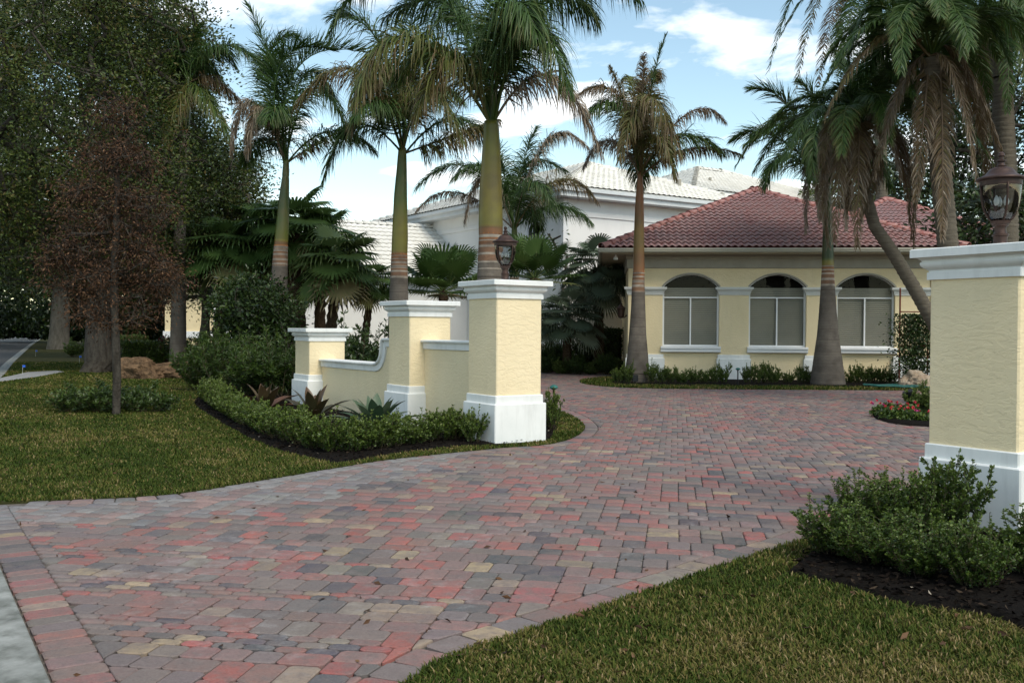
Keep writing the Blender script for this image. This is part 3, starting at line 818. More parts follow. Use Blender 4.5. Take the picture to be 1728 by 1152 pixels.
for a, b in WINS:
    wn = MB()
    yf0, yf1 = 0.06, 0.12
    wn.box(a + 0.001, a + 0.06, yf0, yf1, 1.10, SPR); wn.box(b - 0.06, b - 0.001, yf0, yf1, 1.10, SPR); wn.box(a + 0.06, b - 0.06, yf0, yf1, 1.10, 1.15)
    P0, P1 = arch_pts(a + 0.001, b - 0.001, 18, -0.002), arch_pts(a + 0.001, b - 0.001, 18, -0.022)
    n = len(P0)
    V = [(x_, yf0, z_) for x_, z_ in P0] + [(x_, yf0, z_) for x_, z_ in P1] + [(x_, yf1, z_) for x_, z_ in P1]
    F = []
    for k in range(n - 1): F += [(k, n + k, n + k + 1, k + 1), (n + k, 2 * n + k, 2 * n + k + 1, n + k + 1)]
    wn.add(V, F)
    wo = wn.build('window', M['frame'], house)
    MB().box(a + 0.06, b - 0.06, yf0 - 0.008, yf1 - 0.01, 2.65, 2.69).build('transom', M['frame'], wo)
    c = (a + b) / 2
    MB().box(c - 0.022, c + 0.022, yf0 - 0.006, yf1 - 0.012, 1.15, 2.65).build('mullion', M['frame'], wo)
    pl = [(a + 0.05, 1.14), (b - 0.05, 1.14)] + [(x_, z_ - 0.03) for x_, z_ in arch_pts(a + 0.05, b - 0.05, 18)][::-1]
    MB().add([(x_, 0.09, z_) for x_, z_ in pl], [tuple(range(len(pl)))]).build('glass', M['glass'], wo)
    bl = MB(); z_ = 1.13
    while z_ < 2.96:
        bl.add([(a + 0.062, 0.125, z_), (b - 0.062, 0.125, z_), (b - 0.062, 0.148, z_ + 0.052), (a + 0.062, 0.148, z_ + 0.052), (a + 0.062, 0.130, z_ - 0.004), (b - 0.062, 0.130, z_ - 0.004)], [(0, 1, 2, 3), (0, 4, 5, 1)]); z_ += 0.062
    bl.box(a + 0.07, b - 0.07, 0.16, 0.20, 2.955, 2.985)
    bl.build('blind', M['blind'], wo, kind='stuff')
    sl = MB(); sl.add([(x_, y_, z__) for x_ in (a - 0.05, b + 0.05) for y_, z__ in ((0.06, 1.102), (-0.16, 1.098), (-0.19, 1.085), (-0.19, 1.03), (-0.15, 1.02), (-0.15, 0.93), (-0.10, 0.90), (0.06, 0.90))], [(0, 1, 2, 3, 4, 5, 6, 7), (15, 14, 13, 12, 11, 10, 9, 8)] + [(k, (k + 1) % 8, 8 + (k + 1) % 8, 8 + k) for k in range(8)])
    sl.build('sill', M['frame'], wo)
    P0, P1 = arch_pts(a, b, 18, 0.0), arch_pts(a, b, 18, 0.05)
    V = [(x_, FY - 0.02, z_) for x_, z_ in P0] + [(x_, FY - 0.02, z_) for x_, z_ in P1] + [(x_, FY - 0.001, z_) for x_, z_ in P1] + [(x_, 0.05, z_ - 0.004) for x_, z_ in P0]
    F = []
    for k in range(n - 1): F += [(k, k + 1, n + k + 1, n + k), (n + k, n + k + 1, 2 * n + k + 1, 2 * n + k), (k, 3 * n + k, 3 * n + k + 1, k + 1)]
    MB().add(V, F).build('arch_trim', M['band'], house)
# frieze band, soffit, gutter, roof
EV = 0.85
rectloft(0, HWD, FY, HDP, [(0.03, 3.60), (0.035, 3.60), (0.05, 3.62), (0.05, 3.88), (0.08, 3.90), (0.08, 4.02)], M['band'], 'frieze_band', house)
MB().box(-EV, HWD + EV, -EV, HDP + EV, 4.022, 4.06).build('soffit', M['soffit'], house)
gp = [(0.0, 4.065), (-0.02, 4.045), (-0.09, 4.045), (-0.115, 4.075), (-0.12, 4.11), (-0.135, 4.13), (-0.135, 4.175), (-0.128, 4.182), (-0.12, 4.175), (-0.11, 4.12), (0.0, 4.12)]
RG = []
for (x_, y_), (nx_, ny_) in (((-EV, HDP + EV), (-1, 0)), ((-EV, -EV), (-1, -1)), ((HWD + EV, -EV), (1, -1)), ((HWD + EV, HDP + EV), (1, 0))):
    RG.append([(x_ - o_ * nx_, y_ - o_ * ny_, z_) for o_, z_ in gp])
MB().rings(RG).build('gutter', M['beige'], house)
roof, AP, _ = hip_roof(house, -EV - 0.02, HWD + EV + 0.02, -EV - 0.02, HDP + EV + 0.02, 4.20, R(24.6), 0.215, 0.345, M['tile'], M['ridge'], M['mortar'], single=True, thick=0.13)
# second wing of the same house behind
wing = empty('house', tuple(foot(1492, 42)), HA + R(2), label='rear red tiled wing behind the yellow house, half hidden by palms', cat='house')
MB().box(-5, 5, -5, 5, 0, 4.1).build('wall', M['housey'], wing)
hip_roof(wing, -5.6, 5.6, -5.6, 5.6, 4.5, R(26.5), 0.205, 0.34, M['tile'], M['ridge'], M['mortar'])
MB().box(-5.6, 5.6, -5.65, -5.55, 4.2, 4.46).build('gutter', M['beige'], wing)
# lantern on the house side wall, flood light under the eave
sc = empty('wall_lantern', (*hp(-0.02, 0.35), 2.0), HA, label='dark wall lantern on the left side wall of the yellow house', cat='lantern')
MB().lathe([(0.05, 0), (0.10, 0.05), (0.13, 0.30), (0.16, 0.32), (0.05, 0.42), (0.01, 0.50)], 10, -0.2, 0).build('body', M['copper'], sc, smooth=35)
MB().tube([(0.0, 0, 0.1), (-0.1, 0, 0.02), (-0.2, 0, 0.02)], 0.02, 6).build('bracket', M['copper'], sc, smooth=True)
fl = empty('flood_light', (*hp(-0.42, -0.35), 3.86), HA, label='small white flood light under the left eave corner', cat='lamp')
MB().lathe([(0.02, 0.16), (0.03, 0.1), (0.06, 0.07), (0.075, 0.0), (0.05, -0.01)], 10).build('head', M['frame'], fl, smooth=35)

# ------------------------------------------------------------------ white neighbour house, its low wing, far yellow house
K = foot(950, 40); NB = YAW + R(-33 + 66)
nbh = empty('neighbour_house', tuple(K), YAW + R(33), label='large white two storey house with pale tiled roofs behind the palms', cat='house')
# local x: along the right hand wall, local y: along the left hand wall (away)
MB().box(0, 11, 0, 17, 0, 7.2).build('wall', M['nwall'], nbh)
MB().box(-0.62, 11.6, -0.62, 17.6, 7.02, 7.2).build('soffit', M['fgutter'], nbh)
MB().rings([[(x_, y_, z_) for x_, y_ in ((-o_, -o_), (11 + o_, -o_), (11 + o_, 17 + o_), (-o_, 17 + o_))] for o_, z_ in ((0.62, 7.202), (0.74, 7.24), (0.74, 7.38), (0.66, 7.39))]).build('gutter', M['fgutter'], nbh)
rectloft(0, 11, 0, 17, [(0.02, 6.3), (0.05, 6.32), (0.05, 6.5), (0.02, 6.52)], M['nwall'], 'frieze_band', nbh)
hip_roof(nbh, -0.7, 11.7, -0.7, 17.7, 7.42, R(20), 0.30, 0.40, M['nroof'], M['nroof'], M['nroof'])
MB().box(-0.06, 0.20, -0.06, 0.20, 0, 7.0).build('corner_board', M['frame'], nbh)
up = foot(1168, 53)
tw = empty('neighbour_house', tuple(up), YAW + R(33), label='upper white storey with its own pale hip roof, above the red roof', cat='house')
MB().box(0, 14, 0, 12, 0, 9.2).build('wall', M['nwall'], tw)
MB().rings([[(x_, y_, z_) for x_, y_ in ((-o_, -o_), (14 + o_, -o_), (14 + o_, 12 + o_), (-o_, 12 + o_))] for o_, z_ in ((0.0, 8.85), (0.5, 8.95), (0.62, 9.0), (0.74, 9.05), (0.74, 9.18), (0.66, 9.2))]).build('gutter', M['fgutter'], tw)
hip_roof(tw, -0.7, 14.7, -0.7, 12.7, 9.22, R(21), 0.30, 0.40, M['nroof'], M['nroof'], M['nroof'])
for (x_, z_) in ((3.1, 10.2),):
    MB().tube([(x_, 1.9, 9.9), (x_, 1.9, 10.45)], 0.09, 8).build('vent_pipe', M['band'], tw)
MB().tube([(8.2, 2.0, 8.2), (8.2, 2.0, 8.75)], 0.09, 8).build('vent_pipe', M['band'], nbh)
# arched window in the left hand wall
aw = MB(); q = [(7.9, 0.55), ]
def arched(mb_, y0, y1, z0, z1, x_, dep):
    n = 12; r_ = (y1 - y0) / 2; c = (y0 + y1) / 2
    P = [(y0, z0), (y1, z0)] + [(c + r_ * math.cos(math.pi * k / n), z1 - r_ + r_ * math.sin(math.pi * k / n)) for k in range(n + 1)]
    V = [(x_, p[0], p[1]) for p in P] + [(x_ + dep, p[0], p[1]) for p in P]; m = len(P)
    return mb_.add(V, [tuple(range(m)), tuple(range(2 * m - 1, m - 1, -1))] + [(k, (k + 1) % m, m + (k + 1) % m, m + k) for k in range(m)])
wo = arched(MB(), 1.55, 2.75, 4.6, 6.35, -0.05, 0.049).build('window', M['frame'], nbh)
arched(MB(), 1.80, 2.50, 4.75, 6.15, -0.062, 0.011).build('pane', surf('dark_pane', (0.02, 0.025, 0.03), (0.03, 0.035, 0.04), 2, 0.1, 0.6), wo)
MB().box(-0.085, -0.063, 2.12, 2.18, 4.75, 6.13).box(-0.085, -0.063, 1.8, 2.5, 5.40, 5.46).build('glazing_bar', M['frame'], wo)
# low wing, ridge falling away to the right of the picture
Wl, Wr = foot(514, 43.0), foot(850, 47.5)
wd_ = Wr - Wl; wl = np.linalg.norm(wd_); wa = math.atan2(wd_[1], wd_[0])
lw = empty('neighbour_house', tuple(Wl), wa, label='low white garage wing with a pale tiled roof, behind the garden wall', cat='house')
MB().box(0, wl, 0, 7.0, 0, 4.0).build('wall', M['nwall'], lw)
MB().box(-0.55, wl - 0.02, -0.5, 0.0, 3.86, 3.98).build('soffit', M['fgutter'], lw)
MB().box(-0.6, wl - 0.02, -0.64, -0.5, 3.98, 4.14).build('gutter', M['fgutter'], lw)
rm_ = MB()
rise = 2.6
rm_.add([(-0.6, -0.6, 4.16), (wl - 0.03, -0.6, 4.16), (wl - 0.03, 3.5, 4.16 + rise), (1.4, 3.5, 4.16 + rise), (wl - 0.03, 7.6, 4.16), (-0.6, 7.6, 4.16)], [(0, 1, 2, 3), (3, 2, 4, 5), (0, 3, 5)])
lr = rm_.build('roof', M['nroof'], lw)
tv, tf = tile_unit(0.30, 0.40, 0.024, 0.02, 5, 0.038)
ts = [m for _, m in roof_face((-0.6, -0.6, 4.16), (wl - 0.03, -0.6, 4.16), (1.4, 3.5, 4.16 + rise), (wl - 0.03, 3.5, 4.16 + rise), 0.30, 0.40)]
link('roof_tile_field', join_units(tv, tf, ts, M['nroof']), lr, kind='stuff')
rv, rf_ = ridge_unit(0.15)
link('ridge_tiles', join_units(rv, rf_, ridge_run((1.4, 3.5, 4.16 + rise), (wl - 0.03, 3.5, 4.16 + rise)), M['nroof']), lr, kind='stuff')
for px_ in (0.0, 1.15):
    MB().box(px_ - 0.03, px_ + 0.42, -0.08, -0.002, 0, 3.84).build('pilaster', M['frame'], lw)
MB().tube([(8.3, -0.06, 0), (8.3, -0.06, 3.9)], 0.06, 8).build('downpipe', M['frame'], lw)
fh = empty('far_house', tuple(foot(330, 66)), YAW + R(8), label='pale yellow house glimpsed far behind the dark shrubs', cat='house')
MB().box(-2, 9, 0, 8, 0, 4.2).build('wall', M['housey'], fh)
MB().box(-2.1, 9.1, -0.12, -0.001, 0.9, 1.35).build('white_rail', M['frame'], fh)
MB().box(1.2, 1.7, -0.1, -0.001, 1.36, 4.0).build('pilaster', M['frame'], fh)
hip_roof(fh, -2.7, 9.7, -0.7, 8.7, 4.3, R(24), 0.3, 0.4, M['tile'], M['ridge'], M['mortar'])

# ------------------------------------------------------------------ plants: materials
M['frond'] = leafmat('palm_frond', [(0.0, (0.022, 0.050, 0.010)), (0.3, (0.048, 0.095, 0.017)), (0.5, (0.105, 0.120, 0.026)), (0.68, (0.135, 0.098, 0.036)), (0.85, (0.135, 0.085, 0.046)), (1.0, (0.27, 0.215, 0.155))], rough=0.5, trans=0.22)
M['fan'] = leafmat('fan_palm_leaf', [(0.0, (0.028, 0.062, 0.014)), (0.4, (0.080, 0.140, 0.036)), (0.7, (0.17, 0.21, 0.07)), (1.0, (0.32, 0.25, 0.13))], rough=0.45, trans=0.3)
M['bluefan'] = leafmat('blue_fan_leaf', [(0.0, (0.045, 0.075, 0.045)), (0.5, (0.13, 0.17, 0.11)), (1.0, (0.25, 0.27, 0.19))], rough=0.5, trans=0.25)
M['oakleaf'] = leafmat('oak_leaf', [(0.0, (0.012, 0.024, 0.004)), (0.5, (0.040, 0.066, 0.010)), (0.85, (0.100, 0.125, 0.020)), (1.0, (0.13, 0.10, 0.03))], rough=0.5, trans=0.2)
M['brownleaf'] = leafmat('withered_leaf', [(0.0, (0.026, 0.013, 0.006)), (0.5, (0.074, 0.034, 0.015)), (0.85, (0.13, 0.062, 0.028)), (1.0, (0.20, 0.11, 0.055))], rough=0.7, trans=0.2)
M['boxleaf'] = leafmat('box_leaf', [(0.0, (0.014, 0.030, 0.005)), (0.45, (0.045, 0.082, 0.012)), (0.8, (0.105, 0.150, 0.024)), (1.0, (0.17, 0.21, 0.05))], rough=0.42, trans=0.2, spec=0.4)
M['darkleaf'] = leafmat('dark_glossy_leaf', [(0.0, (0.008, 0.018, 0.005)), (0.5, (0.026, 0.050, 0.010)), (1.0, (0.06, 0.095, 0.02))], rough=0.4, trans=0.12, spec=0.4)
M['limeleaf'] = leafmat('lime_leaf', [(0.0, (0.04, 0.06, 0.01)), (0.6, (0.10, 0.14, 0.03)), (1.0, (0.2, 0.23, 0.07))], rough=0.5, trans=0.2)
M['redleaf'] = leafmat('maroon_leaf', [(0.0, (0.03, 0.008, 0.010)), (0.6, (0.08, 0.018, 0.02)), (1.0, (0.14, 0.05, 0.04))], rough=0.45, trans=0.15)
M['bromgreen'] = leafmat('bromeliad_green', [(0.0, (0.025, 0.05, 0.025)), (0.6, (0.06, 0.10, 0.055)), (1.0, (0.14, 0.17, 0.10))], rough=0.35, trans=0.12, spec=0.5)
M['bromred'] = leafmat('bromeliad_bronze', [(0.0, (0.022, 0.022, 0.010)), (0.5, (0.045, 0.040, 0.017)), (1.0, (0.12, 0.055, 0.028))], rough=0.35, trans=0.12, spec=0.5)
M['petal'] = leafmat('red_petal', [(0.0, (0.45, 0.02, 0.03)), (0.7, (0.6, 0.05, 0.06)), (1.0, (0.45, 0.05, 0.25))], rough=0.6, trans=0.2)
M['palmtrunk'] = leafmat('royal_palm_trunk', [(0.0, (0.125, 0.106, 0.088)), (0.25, (0.175, 0.148, 0.122)), (0.45, (0.07, 0.055, 0.045)), (0.6, (0.38, 0.33, 0.27)), (0.8, (0.20, 0.10, 0.055)), (1.0, (0.33, 0.135, 0.05))], rough=0.9, trans=0.0, spec=0.15, patch=(3.2, 0.65, (0.075, 0.062, 0.052)))
M['shaft'] = leafmat('palm_crownshaft', [(0.0, (0.022, 0.040, 0.008)), (0.22, (0.060, 0.085, 0.012)), (0.5, (0.19, 0.160, 0.020)), (0.8, (0.14, 0.065, 0.024)), (1.0, (0.24, 0.095, 0.035))], rough=0.42, trans=0.0, spec=0.45, patch=(3.0, 0.5, (0.10, 0.075, 0.025)))
def add_bump(m, scale, strength, dist, st):
    t = m.node_tree; b = [n for n in t.nodes if n.type == 'BSDF_PRINCIPLED'][0]
    bump(t, b, noise(t, scale, 5, 0.65, pos(t, st)), strength, dist)
add_bump(M['palmtrunk'], 9, 0.8, 0.02, (1, 1, 3.0)); add_bump(M['shaft'], 10, 0.35, 0.01, (3, 3, 0.3))
M['bark'] = surf('oak_bark', (0.030, 0.025, 0.020), (0.085, 0.075, 0.062), 9, 0.95, 0.15, 14, 0.9, 0.04, stretch=(1, 1, 0.3))
M['palebark'] = surf('pale_bark', (0.07, 0.062, 0.05), (0.14, 0.125, 0.10), 6, 0.95, 0.15, 14, 0.7, 0.03, stretch=(1, 1, 0.4))
M['fibre'] = surf('palm_fibre_trunk', (0.035, 0.022, 0.014), (0.10, 0.07, 0.045), 22, 0.95, 0.1, 30, 0.9, 0.03)
M['ringtrunk'] = surf('ringed_palm_trunk', (0.085, 0.072, 0.055), (0.15, 0.13, 0.10), 8, 0.9, 0.15, 12, 0.8, 0.02, stretch=(0.4, 0.4, 4))
M['stem'] = surf('shrub_stem', (0.05, 0.04, 0.025), (0.10, 0.085, 0.05), 20, 0.9, 0.15)

def nrm(a): return a / np.maximum(np.linalg.norm(a, axis=-1, keepdims=True), 1e-9)
UPV = np.array([0.0, 0.0, 1.0])
class NP:
    """collects numpy geometry with per-vertex tint"""
    def __init__(s): s.V = []; s.F = {}; s.T = []; s.n = 0
    def add(s, V, faces, T):
        V = np.asarray(V, float).reshape(-1, 3)
        for f in faces:
            f = np.asarray(f)
            if len(f): s.F.setdefault(f.shape[1], []).append(f + s.n)
        s.V.append(V); s.T.append(np.broadcast_to(np.asarray(T, float).ravel() if np.ndim(T) else T, (len(V),))); s.n += len(V)
    def tube(s, P, rad, n=6, T=0.0, cap=True):
        P = np.asarray(P, float); m = len(P); rad = np.broadcast_to(rad, (m,))
        t = nrm(np.gradient(P, axis=0)); a = np.cross(t, UPV)
        bad = np.linalg.norm(a, axis=1) < 0.05
        a[bad] = np.array([1.0, 0, 0]); a = nrm(a); b = np.cross(t, a)
        ang = np.arange(n) / n * 2 * math.pi
        V = P[:, None] + rad[:, None, None] * (a[:, None] * np.cos(ang)[None, :, None] + b[:, None] * np.sin(ang)[None, :, None])
        i, j = np.meshgrid(np.arange(m - 1), np.arange(n), indexing='ij'); k = (j + 1) % n
        F = np.stack([i * n + j, i * n + k, (i + 1) * n + k, (i + 1) * n + j], -1).reshape(-1, 4)
        TT = np.repeat(np.broadcast_to(T, (m,)), n)
        fs = [F]
        if cap: fs.append(np.array([[(m - 1) * n + q for q in range(n)]]))
        s.add(V.reshape(-1, 3), fs, TT)
    def mesh(s, mat, smooth_=False):
        return mesh_np(np.vstack(s.V), [np.vstack(f) for f in s.F.values()], mat, smooth_, tint=np.clip(np.concatenate(s.T), 0, 1))

# ------------------------------------------------------------------ feather palms
def frond_mesh(P0, Pv, P2, rng, n=172, ll=0.8, lw=0.029, droop=0.8, a0=68, a1=28, tint=0.15, tipt=0.25, pet=0.15, rw=0.030, lift=22, rag=0.3, flat=False, gap=0.0, vee=12):
    P0, Pv, P2 = [np.asarray(p, float) for p in (P0, Pv, P2)]
    ctrl = 2 * Pv - 0.5 * (P0 + P2)
    def bz(t): t = t[:, None]; return (1 - t) ** 2 * P0 + 2 * t * (1 - t) * ctrl + t * t * P2
    t = np.linspace(0, 1, 18); Q = bz(t)
    B = NP()
    B.tube(Q, rw * (1 - 0.86 * t) + 0.003, 5, tint * 0.9 + 0.18)
    Lr = np.linalg.norm(np.diff(Q, axis=0), axis=1).sum()
    tt = np.repeat(np.linspace(pet, 0.995, n), 2); m = len(tt)
    sd = np.tile([1.0, -1.0], n); tt = np.clip(tt + rng.randn(m) * 0.004, pet * 0.9, 1)
    keepm = rng.rand(m) > gap
    tt, sd = tt[keepm], sd[keepm]; m = len(tt)
    b = bz(tt); e = 1e-3; T = nrm(bz(np.minimum(tt + e, 1)) - bz(np.maximum(tt - e, 0)))
    h = nrm(np.array([(P2 - P0)[0], (P2 - P0)[1], 0.0]) + 1e-6)
    S = np.cross(T, UPV); sm = np.linalg.norm(S, axis=1) < 0.25; S[sm] = np.cross(h, UPV); S = nrm(S); Nn = nrm(np.cross(S, T))
    al = np.radians(a0 + (a1 - a0) * tt ** 1.3 + rng.randn(m) * 6)
    be = np.radians((8 if flat else vee) + rng.randn(m) * (6 if flat else lift))
    d0 = np.cos(al)[:, None] * T + np.sin(al)[:, None] * (S * (sd * np.cos(be))[:, None] + Nn * np.sin(be)[:, None])
    ln = ll * np.sin(math.pi * np.clip(0.16 + 0.80 * tt, 0, 1)) ** 0.55 * (1 - rag * rng.rand(m) ** 2)
    dr = droop * (0.75 + 0.4 * rng.rand(m))
    pts = [b]; p = b
    NS = 4
    for k in range(NS):
        f = np.clip(dr * ((k + 0.4) / NS) ** 0.8, 0, 1.0)[:, None]
        d = nrm(d0 * (1 - f) + np.array([0, 0, -1.0]) * f * 1.15 + rng.randn(m, 3) * 0.07)
        p = p + d * (ln / NS)[:, None]; pts.append(p)
    wv = nrm(np.cross(d0, Nn + rng.randn(m, 3) * 0.5))
    wd = lw * (0.7 + 0.6 * rng.rand(m))
    prof = [0.55, 1.0, 0.9, 0.55]
    V = np.stack([x_ for k in range(NS) for x_ in (pts[k] - wv * (wd * prof[k] / 2)[:, None], pts[k] + wv * (wd * prof[k] / 2)[:, None])] + [pts[NS]], 1)
    base = np.arange(m)[:, None] * (2 * NS + 1)
    F4 = np.concatenate([base + np.array([[2 * k, 2 * k + 1, 2 * k + 3, 2 * k + 2]]) for k in range(NS - 1)])
    F3 = base + np.array([[2 * NS - 2, 2 * NS - 1, 2 * NS]])
    lt = tint + rng.randn(m) * 0.07 + (rng.rand(m) < 0.10) * 0.25 * rng.rand(m)
    uu = np.array([k / NS for k in range(NS) for _ in (0, 1)] + [1.0])
    TT = lt[:, None] + tipt * uu[None] ** 2 * (0.5 + rng.rand(m)[:, None]) * (0.4 + 0.9 * tt[:, None])
    B.add(V.reshape(-1, 3), [F4, F3], np.clip(TT, 0, 1).ravel())
    return B
def royal(px_base, Z, base_py, path, shaft_path, C, fronds, label, seed, rings=True, shaft_t=0.35, group='royal palms with green crownshafts', cat='palm', extra=3, ex_t=0.1, ex_L=3.5):
    """path: [(px, py, radius)] up the trunk; shaft_path the same for the crownshaft; fronds: [(via px,py,w),(tip px,py,w),kwargs]"""
    rng = np.random.RandomState(seed)
    base = foot(px_base, Z)
    t = empty('royal_palm', tuple(base), label=label, cat=cat, group=group)
    P = np.array([at(x_, y_, Z) - base for x_, y_, r_ in path]); rad = np.array([r_ for _, _, r_ in path])
    P[0, 2] = 0.0
    d = np.r_[0, np.cumsum(np.linalg.norm(np.diff(P, axis=0), axis=1))]
    s = np.linspace(0, d[-1], int(d[-1] / 0.022) + 2)
    Q = np.stack([np.interp(s, d, P[:, k]) for k in range(3)], 1)
    from_r = np.interp(s, d, rad)
    k3 = np.ones(9) / 9
    from_r = np.convolve(np.pad(from_r, 4, mode='edge'), k3, 'valid')
    tint = np.clip(0.10 + 0.10 * np.sin(s * 3.1 + seed) + rng.randn(len(s)) * 0.03, 0, 0.28)
    top = d[-1]; q = top - 0.06; gap = 0.10
    while q > 0.15:
        j = np.abs(s - q) < ((0.012 + 0.02 * rng.rand()) if top - q < 0.8 else 0.012)
        if top - q < 0.75 and rings: tint[j] = 0.5 + 0.12 * rng.rand()
        else: tint[j] = 0.42; from_r[j] *= 0.985
        q -= gap * (0.8 + 0.5 * rng.rand()); gap = min(gap * 1.12, 0.28)
    o = (s > top - 0.62) & (tint < 0.5); tint[o] = np.clip(1.0 - (top - s[o]) / 0.62 * 0.55, 0.78, 1)
    B = NP(); B.tube(Q, from_r, 16, tint); link('trunk', B.mesh(M['palmtrunk'], True), t)
    P = np.array([at(x_, y_, Z) - base for x_, y_, r_ in shaft_path]); rad = np.array([r_ for _, _, r_ in shaft_path])
    d = np.r_[0, np.cumsum(np.linalg.norm(np.diff(P, axis=0), axis=1))]; s = np.linspace(0, d[-1], 24)
    Q = np.stack([np.interp(s, d, P[:, k]) for k in range(3)], 1)
    B = NP(); B.tube(Q, np.interp(s, d, rad), 14, np.clip(shaft_t + 0.15 * np.sin(s * 2 + seed) + (s < 0.12) * 0.5, 0, 1)); link('crownshaft', B.mesh(M['shaft'], True), t)
    c0 = at(C[0], C[1], Z) - base
    for via, tip, kw in fronds:
        kw = dict(kw); kw['ll'] *= 1.32
        P0 = c0 + rng.randn(3) * 0.03; Pv = at(via[0], via[1], Z + via[2]) - base; P2 = at(tip[0], tip[1], Z + tip[2]) - base
        link('frond', frond_mesh(P0, Pv, P2, rng, **kw).mesh(M['frond']), t)
    a_ = rng.rand() * 6.28
    for k in range(extra):
        a_ += 2.4; L_ = ex_L * (0.85 + 0.3 * rng.rand()); e_l = rng.rand()
        dv = np.array([math.cos(a_), math.sin(a_), 0])
        Pv = c0 + dv * L_ * (0.25 + 0.2 * (1 - e_l)) + UPV * L_ * (0.25 + 0.3 * e_l); P2 = c0 + dv * L_ * (0.6 + 0.3 * (1 - e_l)) + UPV * L_ * (0.05 + 0.4 * e_l)
        link('frond', frond_mesh(c0, Pv, P2, rng, tint=ex_t + 0.1 * rng.rand(), ll=1.1, droop=0.8).mesh(M['frond']), t)
    return t
def fr(vx, vy, tx, ty, w=0.0, tint=0.15, ll=0.85, droop=0.8, **kw):
    return ((vx, vy, w * 0.6), (tx, ty, w), dict(tint=tint, ll=ll, droop=droop, **kw))
royal(828, 20, 690, [(826, 690, .36), (827, 560, .32), (828, 470, .285), (828, 394, .245)], [(828, 396, .25), (828, 380, .255), (828, 320, .235), (829, 265, .20), (829, 205, .15)], (829, 214), [
    fr(833, 70, 848, -130, 0.2, 0.3, .55, .3, rw=.045), fr(690, 62, 598, 172, -1.6, 0.42, 1.0, .85, rw=.035), fr(700, -70, 555, 60, .6, .1, 1.05, .95), fr(945, -50, 1080, -2, -.5, .12, 1.15, .95),
    fr(915, 5, 1005, 30, 1.2, .15, 1.1, .95), fr(925, 128, 1014, 262, -.4, .95, .8, 1.0, rag=.5), fr(795, 40, 740, -10, 3.0, .1, 1.0, .9), fr(862, 20, 905, 60, -2.2, .15, 1.0, .9),
    fr(765, 105, 700, 205, -1.0, .5, .95, .95), fr(890, 50, 960, 150, -2.0, .2, 1.0, .95), fr(770, 20, 650, 30, 1.5, .12, 1.0, .9), fr(880, -20, 930, -60, 2.0, .12, 1.0, .8)],
    'tallest thick royal palm rising straight behind the lantern pillar', 31, shaft_t=0.45, extra=2)
royal(672, 27, 655, [(671, 655, .33), (672, 560, .29), (673, 500, .26), (674, 428, .225)], [(674, 430, .225), (675, 400, .225), (676, 330, .185), (678, 285, .145), (679, 250, .11)], (679, 262), [
    fr(600, 212, 545, 305, 0.0, .08, .85, .85), fr(757, 232, 838, 202, .3, .55, .85, 1.0), fr(775, 200, 850, 285, 1.5, .12, .9, .95), fr(640, 75, 560, 30, .5, .1, .9, .6, vee=25), fr(690, 60, 725, -40, 1.0, .12, .9, .5),
    fr(702, 112, 765, 95, -.5, .8, .6, .9), fr(600, 120, 497, 182, -1.2, .60, .85, .95), fr(640, 110, 590, 225, -2.0, .48, .9, .9), fr(690, 130, 640, 150, 3.0, .1, .95, .85), fr(720, 150, 780, 240, -1.5, .45, .9, 1.0), fr(650, 120, 600, 200, 2.0, .1, .9, .85),
    fr(720, 60, 790, 40, .5, .1, .95, .95)],
    'slender royal palm behind the middle pillar with browned arching fronds', 32, shaft_t=0.30)
royal(468, 29, 650, [(466, 650, .36), (468, 560, .30), (471, 475, .245), (474, 414, .205)], [(474, 416, .20), (476, 390, .20), (479, 340, .16), (482, 300, .11), (483, 270, .085)], (483, 278), [
    fr(462, 130, 418, 8, .2, .1, .7, .2, vee=5), fr(508, 108, 648, 98, 1.0, .08, .75, .12, vee=55), fr(470, 115, 560, 85, -.8, .1, .8, .25, vee=40), fr(452, 110, 500, 60, .4, .08, .8, .6), fr(425, 172, 390, 258, 0, .95, .7, 1.0), fr(545, 236, 628, 190, .2, .88, .45, .85, gap=.35),
    fr(440, 185, 418, 262, -1.0, .85, .65, 1.0), fr(530, 150, 592, 235, -1.0, .1, .85, .9), fr(470, 110, 440, 130, 2.5, .1, .85, .7), fr(510, 130, 560, 160, 2.0, .1, .85, .8), fr(450, 190, 415, 240, 1.0, .9, .65, 1.0)],
    'royal palm with upswept dark fronds, farthest left of the palm row', 33, shaft_t=0.18)
Z4 = pxof(g(1075, 647))[2]; Z5 = pxof(g(1397, 651))[2]
royal(1075, Z4, 647, [(1074, 648, .41), (1075, 630, .37), (1076, 600, .315), (1076, 565, .26), (1077, 520, .215), (1077, 480, .19), (1078, 458, .175)], [(1078, 460, .175), (1078, 420, .165), (1079, 350, .135), (1080, 310, .10), (1080, 290, .08)], (1080, 300), [
    fr(1092, 180, 1124, 58, 0, .2, .4, .25, rw=.03), fr(1083, 190, 1086, 92, .1, .78, .5, .9), fr(1055, 185, 1030, 112, .2, .6, .45, .9), fr(1092, 165, 1150, 262, -2.6, .58, .95, 1.0), fr(1045, 165, 975, 160, -1.2, .66, .7, .95),
    fr(1160, 192, 1224, 206, .3, .82, .5, .95, gap=.2), fr(1162, 252, 1252, 262, 0, .75, .5, 1.0), fr(1030, 238, 985, 282, 0, .95, .6, 1.0), fr(1075, 190, 1045, 270, -2.2, .55, .8, 1.0), fr(1105, 200, 1130, 250, 2.0, .4, .7, .95),
    fr(1070, 170, 1060, 130, 1.5, .45, .6, .9), fr(1110, 230, 1140, 300, -1.4, .5, .7, 1.0), fr(1095, 150, 1110, 130, .8, .6, .6, .95)],
    'wind burnt royal palm with orange trunk top, before the left window', 34, shaft_t=0.85)
